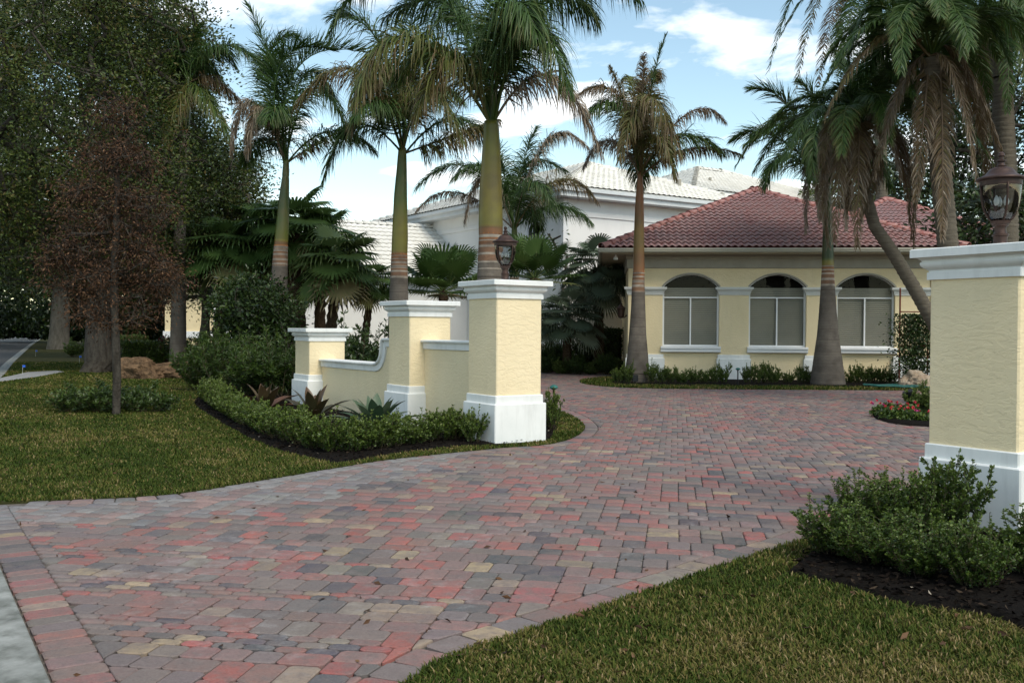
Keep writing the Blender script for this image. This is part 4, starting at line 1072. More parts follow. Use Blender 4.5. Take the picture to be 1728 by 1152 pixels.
royal(1397, Z5, 651, [(1397, 652, .52), (1397, 625, .46), (1397, 600, .40), (1397, 565, .31), (1397, 530, .26), (1397, 480, .20), (1397, 446, .17)], [(1397, 448, .175), (1397, 425, .165), (1397, 380, .14), (1396, 335, .11), (1396, 300, .09)], (1396, 315), [
    fr(1335, 185, 1268, 150, 0, .06, .7, .3), fr(1310, 232, 1238, 234, .2, .05, .75, .45), fr(1330, 262, 1290, 315, -1.0, .1, .75, .8), fr(1385, 200, 1350, 140, .5, .06, .75, .4), fr(1450, 190, 1505, 225, 0, .06, .75, .6),
    fr(1430, 170, 1470, 120, .5, .06, .75, .5), fr(1370, 258, 1360, 392, -.3, .92, .5, .9), fr(1420, 275, 1428, 385, -.8, .9, .5, .9), fr(1380, 215, 1370, 305, -2.8, .12, .8, .9), fr(1460, 250, 1500, 315, 0, .1, .8, .85),
    fr(1360, 220, 1310, 200, 2.0, .06, .75, .6), fr(1410, 210, 1440, 260, -2.0, .1, .8, .8), fr(1385, 270, 1385, 370, -1.2, .85, .5, .95)],
    'royal palm with a swollen grey base between the second and third windows', 35, rings=True, shaft_t=0.05)
royal(866, 36, 640, [(866, 640, .30), (867, 520, .22), (868, 465, .17)], [(868, 467, .17), (868, 440, .16), (868, 400, .12), (868, 375, .09)], (868, 388), [
    fr(792, 282, 700, 320, 0, .06, .85, .7), fr(818, 300, 784, 378, -.5, .95, .65, 1.0), fr(772, 325, 702, 358, .3, .82, .45, 1.0), fr(880, 290, 905, 215, 1, .1, .8, .6), fr(925, 235, 1002, 262, .3, .9, .65, 1.0), fr(940, 305, 1008, 340, 0, .62, .8, .95),
    fr(850, 290, 832, 235, .5, .06, .8, .6), fr(895, 310, 932, 345, -2, .1, .85, .9), fr(885, 280, 958, 290, 2, .08, .85, .85), fr(845, 310, 815, 350, 1.5, .1, .85, .9), fr(905, 270, 950, 225, .5, .2, .7, .6)],
    'smaller royal palm behind the lantern, its crown over the white wing', 36, shaft_t=0.1)
royal(300, 34, 640, [(300, 640, .30), (303, 400, .20), (312, 220, .16)], [(312, 222, .15), (316, 180, .12), (318, 130, .08)], (318, 140), [
    fr(360, 85, 398, 112, 0, .12, .7, .7), fr(366, 138, 418, 190, .2, .7, .7, .95), fr(350, 165, 388, 235, -.8, .3, .8, .9), fr(278, 100, 235, 145, 0, .1, .8, .8), fr(325, 75, 338, 45, .4, .1, .7, .6), fr(300, 170, 280, 250, -1, .5, .8, .95), fr(340, 110, 380, 150, 1.5, .15, .8, .85)],
    'royal palm half hidden among the oak branches on the far lawn', 37, shaft_t=0.1)

def datepalm(px_base, Z, path, C, fronds, label, seed, mat='ringtrunk', name='date_palm', extra=18, ex_L=3.0, ex_ll=0.65):
    rng = np.random.RandomState(seed); base = foot(px_base, Z)
    t = empty(name, tuple(base), label=label, cat='palm', group='feather palms over the house corner')
    P = np.array([at(x_, y_, Z) - base for x_, y_, r_ in path]); P[0, 2] = 0.0; rad = np.array([r_ for _, _, r_ in path])
    d = np.r_[0, np.cumsum(np.linalg.norm(np.diff(P, axis=0), axis=1))]; s = np.linspace(0, d[-1], int(d[-1] / 0.05) + 4)
    Q = np.stack([np.interp(s, d, P[:, k]) for k in range(3)], 1)
    B = NP(); B.tube(Q, np.interp(s, d, rad) * (1 + 0.05 * np.sin(s * 45)), 12); link('trunk', B.mesh(M[mat], True), t)
    c0 = at(C[0], C[1], Z) - base
    for via, tip, kw in fronds:
        kw = dict(kw)
        if Z > 40: kw.update(a0=78, a1=48, lw=0.04); kw['ll'] *= 1.2
        kw.setdefault('lw', 0.022); kw.setdefault('n', 150); kw.setdefault('flat', True); kw.setdefault('a0', 62); kw.setdefault('a1', 30)
        P0 = c0 + rng.randn(3) * np.array([.06, .06, .10]); Pv = at(via[0], via[1], Z + via[2]) - base; P2 = at(tip[0], tip[1], Z + tip[2]) - base
        link('frond', frond_mesh(P0, Pv, P2, rng, **kw).mesh(M['frond']), t)
    a_ = rng.rand() * 6.28
    for k in range(extra):
        a_ += 2.4; L_ = ex_L * (0.8 + 0.35 * rng.rand()); e_l = rng.rand(); dead = rng.rand() < 0.12
        dv = np.array([math.cos(a_), math.sin(a_), 0])
        if dead: Pv = c0 + dv * L_ * 0.28 - UPV * L_ * 0.1; P2 = c0 + dv * L_ * (0.25 + 0.2 * rng.rand()) - UPV * L_ * 0.85
        else: Pv = c0 + dv * L_ * (0.3 + 0.2 * (1 - e_l)) + UPV * L_ * (0.1 + 0.35 * e_l); P2 = c0 + dv * L_ * (0.7 + 0.2 * (1 - e_l)) + UPV * L_ * (-0.35 + 0.6 * e_l)
        link('frond', frond_mesh(c0, Pv, P2, rng, n=150, tint=0.76 if dead else 0.08 + 0.14 * rng.rand(), ll=ex_ll, lw=0.022, droop=0.8 if dead else 0.45, flat=True, a0=62, a1=30).mesh(M['frond']), t)
    return t
datepalm(1605, 21, [(1608, 780, .24), (1600, 420, .22), (1584, 250, .22), (1572, 100, .26)], (1572, 95), [
    fr(1475, 10, 1432, 118, 0, .12, 0.68, .35), fr(1490, 62, 1392, 200, -.5, .62, 0.61, .55), fr(1560, -40, 1610, -90, .5, .1, 0.68, .3), fr(1645, 25, 1705, 110, -.4, .12, 0.68, .4), fr(1612, 130, 1648, 305, -.8, .77, 0.61, .75),
    fr(1632, 118, 1697, 285, -.3, .77, 0.61, .75), fr(1560, 190, 1545, 335, -.5, .77, 0.57, .8), fr(1590, 210, 1590, 402, -.7, .77, 0.57, .8), fr(1520, 150, 1476, 300, -.2, .77, 0.57, .75), fr(1640, 160, 1668, 330, .8, .77, 0.57, .8),
    fr(1535, 20, 1520, 120, -2, .15, 0.68, .5), fr(1600, 0, 1625, 95, -2, .15, 0.68, .5), fr(1500, -10, 1470, 60, 2, .08, 0.68, .4), fr(1620, -20, 1670, 20, 2, .08, 0.68, .4), fr(1550, 60, 1530, 160, 2, .1, 0.68, .5), fr(1610, 80, 1640, 170, 2, .2, 0.68, .5), fr(1545, 10, 1490, -30, -.8, .12, 0.68, .4)],
    'feather palm with a skirt of long brown hanging fronds, above the near lantern', 41)
datepalm(1620, 23, [(1625, 660, .20), (1578, 548, .17), (1545, 490, .16), (1508, 428, .15), (1476, 382, .14), (1458, 320, .14), (1455, 225, .18)], (1455, 222), [
    fr(1474, 275, 1452, 372, -.3, .77, 0.57, .85), fr(1436, 262, 1432, 356, -.5, .77, 0.57, .85), fr(1420, 150, 1378, 205, 0, .08, 0.68, .4), fr(1500, 140, 1545, 195, 0, .08, 0.68, .4), fr(1460, 120, 1472, 65, .3, .08, 0.68, .3), fr(1412, 195, 1386, 275, -.8, .7, 0.61, .7),
    fr(1490, 200, 1520, 300, -.6, .85, 0.61, .8), fr(1440, 140, 1410, 90, 1.0, .08, 0.68, .3), fr(1480, 160, 1500, 240, -2, .2, 0.68, .6), fr(1430, 180, 1420, 260, -2, .3, 0.68, .6), fr(1470, 180, 1530, 250, 1.5, .1, 0.68, .5)],
    'leaning feather palm crossing the third window, dead fronds below its crown', 42)
datepalm(1490, 44, [(1490, 620, .30), (1488, 330, .27), (1483, 120, .26), (1474, -30, .32)], (1472, -40), [
    fr(1375, -60, 1298, 118, -.3, .1, 1.0, .3), fr(1395, -30, 1342, 158, -.8, .55, .8, .35), fr(1415, 0, 1380, 142, -1.2, .75, .8, .5), fr(1400, -50, 1318, 60, .5, .1, 1.0, .3), fr(1540, -40, 1600, 60, -.5, .1, 1.0, .4), fr(1500, 0, 1520, 110, -1.0, .2, 1.0, .5),
    fr(1440, 10, 1420, 120, -2, .3, 1.0, .5), fr(1530, 10, 1560, 100, 1.0, .1, 1.0, .4), fr(1450, -20, 1400, 90, -2, .2, 1.0, .4), fr(1430, -70, 1360, 20, 1, .1, 1.0, .4)],
    'tall feather palm whose fronds hang in from the upper edge, by the sky gap', 43, extra=8, ex_L=4.5, ex_ll=1.0)
datepalm(1700, 24, [(1702, 700, .30), (1698, 300, .26), (1690, 130, .25), (1690, 40, .30)], (1690, 30), [
    fr(1620, -20, 1560, 60, 0, .1, .55, .4), fr(1760, 0, 1810, 110, 0, .1, .55, .4), fr(1650, 50, 1620, 180, -1, .2, .55, .5), fr(1720, 70, 1745, 210, -1.2, .3, .55, .6), fr(1680, -40, 1660, -80, .5, .1, .5, .3), fr(1700, 60, 1700, 190, -2, .15, .55, .6),
    fr(1740, 30, 1775, 160, 1.2, .15, .55, .5), fr(1660, 20, 1640, 120, 1.5, .1, .55, .5), fr(1735, 120, 1742, 270, -.5, .85, .45, .8), fr(1660, 100, 1655, 240, .6, .8, .45, .8)],
    'stout dark feather palm at the upper right corner of the picture', 44)

# ------------------------------------------------------------------ fan palms
def fan_leaf(c0, hub, Rr, rng, tint=0.3, n=30, span=150, droop=0.35, fold=0.5, hang=0.25):
    """one fan leaf: stalk from c0 to hub, pleated blade with split drooping tips"""
    c0, hub = np.asarray(c0, float), np.asarray(hub, float)
    B = NP(); d = hub - c0; ln = np.linalg.norm(d); d /= ln
    s = np.linspace(0, 1, 6)[:, None]; Q = c0 + (hub - c0) * s + np.array([0, 0, -0.06]) * ln * (s * (1 - s)) * 2
    B.tube(Q, np.linspace(0.020, 0.011, 6), 5, tint + 0.25)
    S = np.cross(d, UPV)
    S = nrm(S) if np.linalg.norm(S) > 0.1 else np.array([1.0, 0, 0])
    Nn = nrm(np.cross(S, d))
    fwd = nrm(d + np.array([0, 0, -hang]))
    Nn = nrm(np.cross(S, fwd))
    th = np.radians(np.linspace(-span, span, n + 1))
    tm = (th[1:] + th[:-1]) / 2
    def P(ang, r_, h):
        return hub + fwd * (np.cos(ang) * r_)[:, None] + S * (np.sin(ang) * r_)[:, None] + Nn * h[:, None]
    cup = lambda ang, r_: -fold * 0.35 * r_ * (1 - np.cos(ang)) * 0.5 + 0.10 * r_
    rr_ = Rr * (0.78 + 0.22 * np.cos(th / 1.6))
    e0 = P(th, rr_ * 0.52, cup(th, rr_ * 0.52) - 0.012 * Rr)            # valleys
    rm = Rr * (0.78 + 0.22 * np.cos(tm / 1.6))
    m0 = P(tm, rm * 0.54, cup(tm, rm * 0.54) + 0.028 * Rr)              # ridges
    grav = np.array([0, 0, -1.0])
    m1 = P(tm, rm * 0.80, cup(tm, rm * 0.8)) + grav * (droop * 0.10 * Rr * (0.5 + rng.rand(n)))[:, None]
    wq = (rm * 0.80 * math.radians(2 * span / n) * 0.26)
    tang = -fwd[None] * np.sin(tm)[:, None] + S[None] * np.cos(tm)[:, None]
    m1a, m1b = m1 - tang * wq[:, None], m1 + tang * wq[:, None]
    tip = P(tm + rng.randn(n) * 0.03, rm * (0.97 + 0.08 * rng.rand(n)), cup(tm, rm)) + grav * (droop * Rr * (0.25 + 0.5 * rng.rand(n)))[:, None]
    V = np.vstack([hub[None], e0, m0, m1a, m1b, tip])
    iE, iM, iA, iB, iT = 1, 1 + n + 1, 1 + 2 * n + 1, 1 + 3 * n + 1, 1 + 4 * n + 1
    k = np.arange(n)
    F3 = np.vstack([np.c_[np.zeros(n, int), iE + k, iM + k], np.c_[np.zeros(n, int), iM + k, iE + k + 1], np.c_[iA + k, iB + k, iT + k], np.c_[iE + k, iA + k, iM + k], np.c_[iM + k, iB + k, iE + k + 1], np.c_[iM + k, iA + k, iB + k]])
    T = np.concatenate([[tint + 0.1], np.full(n + 1, tint - 0.08), np.full(n, tint + 0.04), np.full(2 * n, tint), np.full(n, tint + 0.22)]) + rng.randn(len(V)) * 0.04
    B.add(V, [F3], T)
    return B
def fanpalm(px_, Z, py_c, label, seed, nl=24, Rr=0.75, stalk=0.9, trunk_r=0.14, base_py=None, mat='fan', lean=0.0, tint=0.3, low=-45, droop=0.5, base_px=None, hang=0.7):
    rng = np.random.RandomState(seed); base = foot(base_px or px_, Z); c0 = at(px_, py_c, Z) - base
    t = empty('fan_palm', tuple(base), label=label, cat='palm', group='fan palms behind the garden wall')
    s = np.linspace(0, 1, 26)[:, None]; Q = c0 * s; Q[:, :2] = c0[:2] * (s ** 1.5)
    B = NP(); B.tube(Q, trunk_r * (1.15 - 0.25 * s[:, 0]) * (1 + 0.12 * np.sin(s[:, 0] * 70)), 10); link('trunk', B.mesh(M['fibre'], True), t)
    nb = int(c0[2] / 0.11); F = NP()
    for k in range(nb):                                                  # old leaf bases up the trunk
        a = k * 2.4; z = c0[2] * (k + 0.5) / nb; f = (k + 0.5) / nb
        o = np.array([c0[0] * f ** 1.5, c0[1] * f ** 1.5, z]); dv = np.array([math.cos(a), math.sin(a), 0])
        sd_ = np.array([-dv[1], dv[0], 0]) * 0.05
        F.add(np.array([o + dv * trunk_r * 0.8 - sd_, o + dv * trunk_r * 0.8 + sd_, o + dv * (trunk_r + 0.07) + np.array([0, 0, 0.16])]), [np.array([[0, 1, 2]])], 0.0)
    link('leaf_bases', F.mesh(M['fibre']), t, kind='stuff')
    for k in range(nl):
        a = k * 2.39996 + rng.rand() * 0.4
        el = math.radians(78 + (low - 78) * ((k + 0.5) / nl) ** 0.8 + rng.randn() * 6)
        ln = stalk * (0.8 + 0.4 * rng.rand())
        d = np.array([math.cos(a) * math.cos(el), math.sin(a) * math.cos(el), math.sin(el)])
        dead = (k > nl * 0.85) * 0.45
        link('leaf', fan_leaf(c0 + d * 0.05, c0 + d * ln, Rr * (0.85 + 0.3 * rng.rand()), rng, tint=tint + rng.randn() * 0.08 + dead, droop=droop * (0.7 + 0.6 * rng.rand()), hang=hang).mesh(M[mat]), t)
    return t
fanpalm(497, 33, 395, 'tallest fan palm with a dark fibrous trunk, beside the leftmost royal palm', 51, 30, 1.05, 1.15, .30, base_px=502)
fanpalm(572, 31, 452, 'leaning fan palm with pale drooping tips, before the low white wing', 52, 26, .95, .85, .17, tint=.42, low=-45, base_px=553)
fanpalm(628, 33, 480, 'small fan palm with a shaggy leaning trunk, left of the middle pillar', 53, 16, .65, .6, .13, base_px=612)
fanpalm(386, 33, 425, 'fan palm among dark shrubs with a shaggy trunk, left of the palm row', 54, 26, .95, .95, .2, tint=.22, base_px=366)
fanpalm(748, 29, 492, 'upright fan palm between the two taller gate pillars', 55, 22, .78, .95, .15, tint=.30, low=-15, droop=.25, hang=0.05)
fanpalm(902, 30, 470, 'fan palm just behind the lantern, before the arched window', 56, 20, .75, .85, .15, tint=.30, low=-15, droop=.25, hang=0.05)
fanpalm(1008, 36, 458, 'blue green fan palm with shaggy trunk near the house corner', 57, 48, .70, 1.0, .17, mat='bluefan', tint=.45, low=-60, base_px=1012)
fanpalm(957, 35, 545, 'low blue green fan palm crouching left of the shaggy trunk', 58, 34, .68, .9, .15, mat='bluefan', tint=.40, low=-25)
fanpalm(445, 36, 400, 'dark fan palm filling the gap left of the palm row', 59, 26, 1.0, 1.0, .2, tint=.15, base_px=447)
fanpalm(540, 36, 420, 'rear fan palm over the corner of the white wing', 60, 24, 1.0, 1.0, .2, tint=.22)

# ------------------------------------------------------------------ broadleaf trees and shrubs
def leaves(B, C, D, size, rng, aspect=0.45, T=0.4, tv=0.22):
    """diamond leaves, slightly folded: centres C, axis D"""
    n = len(C); D = nrm(D); sz = size * (0.7 + 0.6 * rng.rand(n))[:, None]
    S = nrm(np.cross(D, rng.randn(n, 3))); Nn = np.cross(S, D)
    b = C - D * sz * 0.5; tp = C + D * sz * 0.5
    l = C - S * sz * aspect * 0.5 + Nn * sz * 0.10; r_ = C + S * sz * aspect * 0.5 + Nn * sz * 0.10
    V = np.stack([b, r_, tp, l], 1); k = np.arange(n)[:, None] * 4
    t = np.clip(T + rng.randn(n) * tv, 0, 1)
    B.add(V.reshape(-1, 3), [np.vstack([k + np.array([[0, 1, 2]]), k + np.array([[0, 2, 3]])])], np.repeat(t, 4))
def twigs(B, A, E, wd, rng, T=0.0):
    n = len(A); S = nrm(np.cross(E - A, rng.randn(n, 3))) * wd
    V = np.stack([A - S, A + S, E], 1); k = np.arange(n)[:, None] * 3
    B.add(V.reshape(-1, 3), [k + np.array([[0, 1, 2]])], T)
def grow_tree(trunk, C, rng, r_tip=0.012, p=0.46, seg=0.5, trunk_r=None, sag=0.12):
    """skeleton: clump centres C joined one after another to the nearest branch; returns bark NP"""
    nodes = [np.array(q, float) for q in trunk]; par = list(range(-1, len(trunk) - 1)); chains = [list(range(len(trunk)))]
    top = np.array(trunk[-1]); order_ = np.argsort(np.linalg.norm(C - top, axis=1)); ends = []
    for i in order_:
        A = np.array(nodes); c = C[i]
        dd = np.linalg.norm(A - c, axis=1) + 0.7 * np.maximum(0, A[:, 2] - c[2] + 0.1)
        j = int(dd[1:].argmin()) + 1
        L_ = np.linalg.norm(c - nodes[j]); m = max(1, int(L_ / seg)); ch = [j]; prev = j
        for q in range(1, m + 1):
            f = q / m
            pt = nodes[j] * (1 - f) + c * f + rng.randn(3) * 0.06 * min(L_, 1.5) * (q < m) + UPV * sag * L_ * f * (1 - f)
            nodes.append(pt); par.append(prev); prev = len(nodes) - 1; ch.append(prev)
        chains.append(ch); ends.append(prev)
    cnt = np.zeros(len(nodes))
    for e in ends: cnt[e] += 1
    for i in range(len(nodes) - 1, 0, -1):
        if par[i] >= 0: cnt[par[i]] += cnt[i]
    rad = r_tip * np.maximum(cnt, 1) ** p
    A = np.array(nodes); B = NP()
    if trunk_r is not None: rad[:len(trunk)] = np.maximum(rad[:len(trunk)], trunk_r)
    for ci, ch in enumerate(chains):
        if len(ch) < 2: continue
        r_ = rad[ch].copy()
        if ci: r_[0] = min(r_[0], r_[1] * 1.25)
        B.tube(A[ch], r_, 10 if ci == 0 else (6 if r_.max() > 0.04 else 4), 0.0, cap=False)
    return B
def tree(name, base, trunk, C, label, seed, leafm, barkm, size, nleaf, spread, trunk_r, T=0.4, tv=0.22, r_tip=0.012, cat='tree', group=None, aspect=0.45, ntw=10, hang=0.0, p=0.46, seg=0.5):
    rng = np.random.RandomState(seed)
    t = empty(name, tuple(base), label=label, cat=cat, group=group)
    Bk = grow_tree(trunk, C, rng, r_tip, p, seg, trunk_r)
    link('trunk', Bk.mesh(M[barkm], True), t)
    B = NP(); n = len(C)
    cc = np.repeat(C, nleaf, 0); off_ = rng.randn(len(cc), 3) * spread * np.array([1, 1, 0.75])
    P = cc + off_
    D = nrm(off_ + rng.randn(len(cc), 3) * spread * 0.8) + np.array([0, 0, -hang])
    clump_shade = np.repeat(rng.randn(n) * 0.20, nleaf)  # tint shift per clump imitates lit and shaded parts of the crown
    leaves(B, P, D, size, rng, aspect, T + clump_shade, tv)
    if ntw:
        k = np.arange(len(P)).reshape(n, nleaf)[:, :ntw].ravel()
        Tw = NP(); twigs(Tw, cc[k], P[k], 0.008, rng); link('twigs', Tw.mesh(M[barkm]), t, kind='stuff')
    link('crown', B.mesh(M[leafm]), t)
    return t
def ellip(rng, n, c, r_, shell=0.5, zmin=None):
    v = nrm(rng.randn(n, 3)) * (rng.rand(n)[:, None] ** (1 / 3 * (1 - shell) + 0.02))
    P = np.asarray(c) + v * np.asarray(r_)
    return P
rng = np.random.RandomState(5)
# big oak on the far lawn
b1 = g(165, 629); Zo = pxof(b1)[2]
def crown_px(base, Z, cx, cy, rx, ry, depth, n, rng, shell=0.4):
    c = at(cx, cy, Z) - base; s = Z / FPX
    v = nrm(rng.randn(n, 3)) * rng.rand(n)[:, None] ** (1 / 3 * (1 - shell))
    return c + v[:, :1] * rx * s * _R + v[:, 1:2] * depth * np.array([-_R[1], _R[0], 0]) + v[:, 2:] * ry * s * UPV
C = np.vstack([crown_px(b1, Zo, 130, 200, 205, 255, 5, 420, rng), crown_px(b1, Zo, 300, 330, 110, 130, 4, 110, rng), crown_px(b1, Zo, 60, 380, 120, 100, 4, 90, rng), crown_px(b1, Zo, 240, 60, 95, 130, 4, 90, rng)])
tk = [(0, 0, 0), (0.05, 0, 0.5), (0.0, 0.1, 1.6), (0.1, 0.1, 2.8), (0.0, 0.2, 4.0), (-0.2, 0.2, 5.2)]
tree('oak_tree', b1, tk, C, 'big spreading oak with a dark flared trunk behind the small brown tree', 61, 'oakleaf', 'bark', 0.125, 150, 0.40, np.array([0.62, 0.50, 0.42, 0.40, 0.36, 0.30]), T=0.52, r_tip=0.022, group='shade trees of the far lawn', ntw=14, seg=0.9)
bq = foot(175, 47)
C = np.vstack([crown_px(bq, 47, 150, 180, 215, 260, 5, 420, rng, .3), crown_px(bq, 47, 320, 390, 95, 100, 3, 80, rng, .3)])
tree('oak_tree', bq, [(0, 0, 0), (0.05, 0, 1.5), (0.0, 0.1, 3.0), (0.1, 0.1, 5.0)], C, 'dense rear oak filling the canopy behind the big oak', 74, 'oakleaf', 'bark', 0.2, 110, 0.75, np.array([0.4, 0.36, 0.33, 0.3]), T=0.36, r_tip=0.025, group='shade trees of the far lawn', ntw=8, seg=1.2)
# oak farther along the street
b2 = g(100, 590); Z2 = pxof(b2)[2]
C = np.vstack([crown_px(b2, Z2, 60, 330, 190, 170, 8, 260, rng), crown_px(b2, Z2, 20, 120, 160, 160, 8, 120, rng)])
tree('oak_tree', b2, [(0, 0, 0), (0, 0, 1.0), (0.1, 0, 3.0), (0.2, 0, 5.0), (0.1, 0, 7.0)], C, 'farther oak with a thick pale straight trunk, near the street', 62, 'oakleaf', 'palebark', 0.26, 90, 1.2, np.array([0.85, 0.65, 0.58, 0.52, 0.45]), T=0.25, r_tip=0.03, group='shade trees of the far lawn', seg=1.4, ntw=8)
b3 = foot(345, 38)
C = np.vstack([crown_px(b3, 38, 345, 350, 95, 110, 3, 120, rng), crown_px(b3, 38, 390, 290, 50, 60, 2, 40, rng), crown_px(b3, 38, 300, 450, 70, 60, 2, 50, rng)])
tree('oak_tree', b3, [(0, 0, 0), (0, 0, 1.2), (0.1, 0, 2.8), (0.2, 0, 4.2)], C, 'slimmer oak right of the big oak, reaching toward the palms', 63, 'oakleaf', 'palebark', 0.13, 130, 0.42, np.array([0.24, 0.2, 0.17, 0.14]), T=0.42, r_tip=0.02, group='shade trees of the far lawn', seg=0.8)
# withered young tree
b4 = g(195, 702); Zb = pxof(b4)[2]
C = np.vstack([crown_px(b4, Zb, cx_, cy_, rx_, ry_, dp_, n_, rng, .1) for cx_, cy_, rx_, ry_, dp_, n_ in ((200, 200, 26, 40, .3, 12), (175, 265, 40, 45, .5, 20), (225, 275, 34, 40, .45, 15), (150, 345, 52, 45, .6, 24), (235, 355, 48, 45, .6, 22), (190, 400, 60, 50, .7, 26), (125, 425, 42, 36, .5, 16), (255, 440, 42, 40, .5, 16), (170, 480, 62, 34, .7, 22), (245, 500, 40, 26, .5, 12), (110, 490, 28, 22, .4, 7), (280, 470, 24, 30, .4, 7), (150, 525, 40, 22, .5, 9), (215, 535, 36, 20, .5, 8), (95, 450, 20, 24, .3, 5))])
zc = np.linspace(0, 1, 8)
tree('withered_tree', b4, [(0.02 * math.sin(9 * k), 0.02 * math.cos(7 * k), 4.6 * k) for k in zc], C, 'young slender tree with withered brown leaves on the lawn', 64, 'brownleaf', 'bark', 0.060, 98, 0.165, np.linspace(0.050, 0.018, 8), T=0.45, r_tip=0.006, aspect=0.35, ntw=14, hang=0.5, seg=0.3)
# trees beyond the house and the palms on the right
for (px_, Z, cx, cy, rx, ry, lab, sd_, n_) in ((1600, 47, 1560, 200, 130, 190, 'dense dark tree behind the feather palms, above the rear roof', 65, 170), (1720, 46, 1730, 230, 130, 230, 'dense dark tree at the picture edge behind the near lantern', 66, 170), (1420, 58, 1430, 320, 70, 55, 'small lime green tree peeking over the red roof ridge', 67, 60), (1690, 33, 1690, 400, 90, 90, 'leafy dark tree low behind the near lantern', 68, 90)):
    bb = foot(px_, Z); C = crown_px(bb, Z, cx, cy, rx, ry, 3.0, n_, rng, .4)
    h = (at(cx, cy + ry * 0.6, Z) - bb)[2]
    tree('garden_tree', bb, [(0, 0, 0), (0, 0, h * 0.5), (0.1, 0.1, h), (0.1, 0, h * 1.25)], C, lab, sd_, 'limeleaf' if sd_ == 67 else 'darkleaf', 'bark', 0.24, 80, 0.75 if sd_ < 67 else 0.42, np.array([0.3, 0.25, 0.2, 0.15]), T=0.45, r_tip=0.02, group='trees beyond the houses', seg=1.0, ntw=4)
# bare frangipani against the white wall
b5 = foot(948, 38.5); rg = np.random.RandomState(9)
C = np.array([at(x_, y_, 38.5 + rg.randn() * 0.5) - b5 for x_, y_ in ((925, 395), (932, 405), (946, 398), (940, 420), (957, 430), (955, 452), (935, 440), (962, 470), (950, 480))])
tree('bare_tree', b5, [(0, 0, 0), (0.1, 0, 0.9), (0.25, 0, 1.8)], C, 'almost bare crooked tree against the white house wall', 69, 'boxleaf', 'palebark', 0.16, 6, 0.16, np.array([0.10, 0.08, 0.07]), r_tip=0.035, ntw=0, p=0.3)

def shrub_geo(seed, h, r_, nst, leaf, per, T=0.5, tv=0.2, up=0.8, side=3, aspect=0.6):
    """upright stems from one root, paired leaves along them and along short side shoots"""
    rng = np.random.RandomState(seed); B = NP(); S = NP()
    for i in range(nst):
        a = rng.rand() * 6.283; rb = r_ * 0.35 * rng.rand() ** 0.5; rt = r_ * (0.15 + 0.95 * rng.rand() ** 0.6)
        hh = h * (0.50 + 0.55 * rng.rand() ** 1.3) * (1 - 0.25 * (rt / r_) ** 2) * (1.22 if rng.rand() < 0.14 else 1.0)
        d = np.array([math.cos(a), math.sin(a), 0]); a2 = a + rng.randn() * 0.4; d2 = np.array([math.cos(a2), math.sin(a2), 0])
        P0 = d * rb; P1 = d * (rb + (rt - rb) * 0.7) + UPV * hh * 0.45; P2 = d2 * rt + UPV * hh
        runs = [(P0, P1, P2, 1.0)]
        for q in range(side):
            f = 0.25 + 0.6 * rng.rand(); b = (1 - f) ** 2 * P0 + 2 * f * (1 - f) * P1 + f * f * P2
            a3 = rng.rand() * 6.283; L_ = h * (0.14 + 0.16 * rng.rand())
            e = b + np.array([math.cos(a3) * 0.75, math.sin(a3) * 0.75, 0.65]) * L_
            runs.append((b, (b + e) / 2 + UPV * 0.1 * L_, e, 0.5))
        for (A, Bc, E_, k) in runs:
            t = np.linspace(0, 1, 6)[:, None]; Q = (1 - t) ** 2 * A + 2 * t * (1 - t) * Bc + t * t * E_
            S.tube(Q, np.linspace(0.006, 0.002, 6) * (1 if k == 1 else 0.7) * max(1, h / 0.7), 3, 0.0, cap=False)
            n = int(per * k) * 2
            tt = np.clip(0.12 + 0.88 * rng.rand(n) ** 0.8, 0, 1)[:, None]
            c = (1 - tt) ** 2 * A + 2 * tt * (1 - tt) * Bc + tt * tt * E_
            ax = nrm((E_ - A)[None] + 1e-6)
            out_d = nrm(np.cross(np.repeat(ax, n, 0), rng.randn(n, 3)))
            D = out_d * 1.0 + ax * up + rng.randn(n, 3) * 0.25
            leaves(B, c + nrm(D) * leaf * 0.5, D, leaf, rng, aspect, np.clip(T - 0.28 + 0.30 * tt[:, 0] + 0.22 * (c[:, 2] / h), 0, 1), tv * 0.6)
    return B, S
def shrub_kind(seeds, leafm, **kw):
    out_ = []
    for s_ in seeds:
        B, S = shrub_geo(s_, **kw); out_.append((B.mesh(M[leafm]), S.mesh(M['stem'])))
    return out_
def put_shrub(kind, k, loc, rz, sc_, label, group, name='box_shrub', cat='shrub'):
    t = empty(name, (loc[0], loc[1], loc[2] if len(loc) > 2 else 0.03), rz, label=label, cat=cat, group=group)
    t.scale = sc_ if hasattr(sc_, '__len__') else (sc_, sc_, sc_)
    f, s_ = kind[k % len(kind)]
    link('foliage', f, t); link('stems', s_, t)
    return t
ORD = ['first', 'second', 'third', 'fourth', 'fifth', 'sixth', 'seventh', 'eighth', 'ninth', 'tenth', 'eleventh', 'twelfth', 'thirteenth', 'fourteenth', 'fifteenth', 'sixteenth', 'seventeenth', 'eighteenth', 'nineteenth', 'twentieth', 'twenty-first', 'twenty-second', 'twenty-third', 'twenty-fourth', 'twenty-fifth']
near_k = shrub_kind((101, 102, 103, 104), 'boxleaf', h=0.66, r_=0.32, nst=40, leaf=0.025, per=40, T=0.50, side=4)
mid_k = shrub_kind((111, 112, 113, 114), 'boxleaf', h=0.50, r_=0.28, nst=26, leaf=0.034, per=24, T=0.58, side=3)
sr = np.random.RandomState(21)
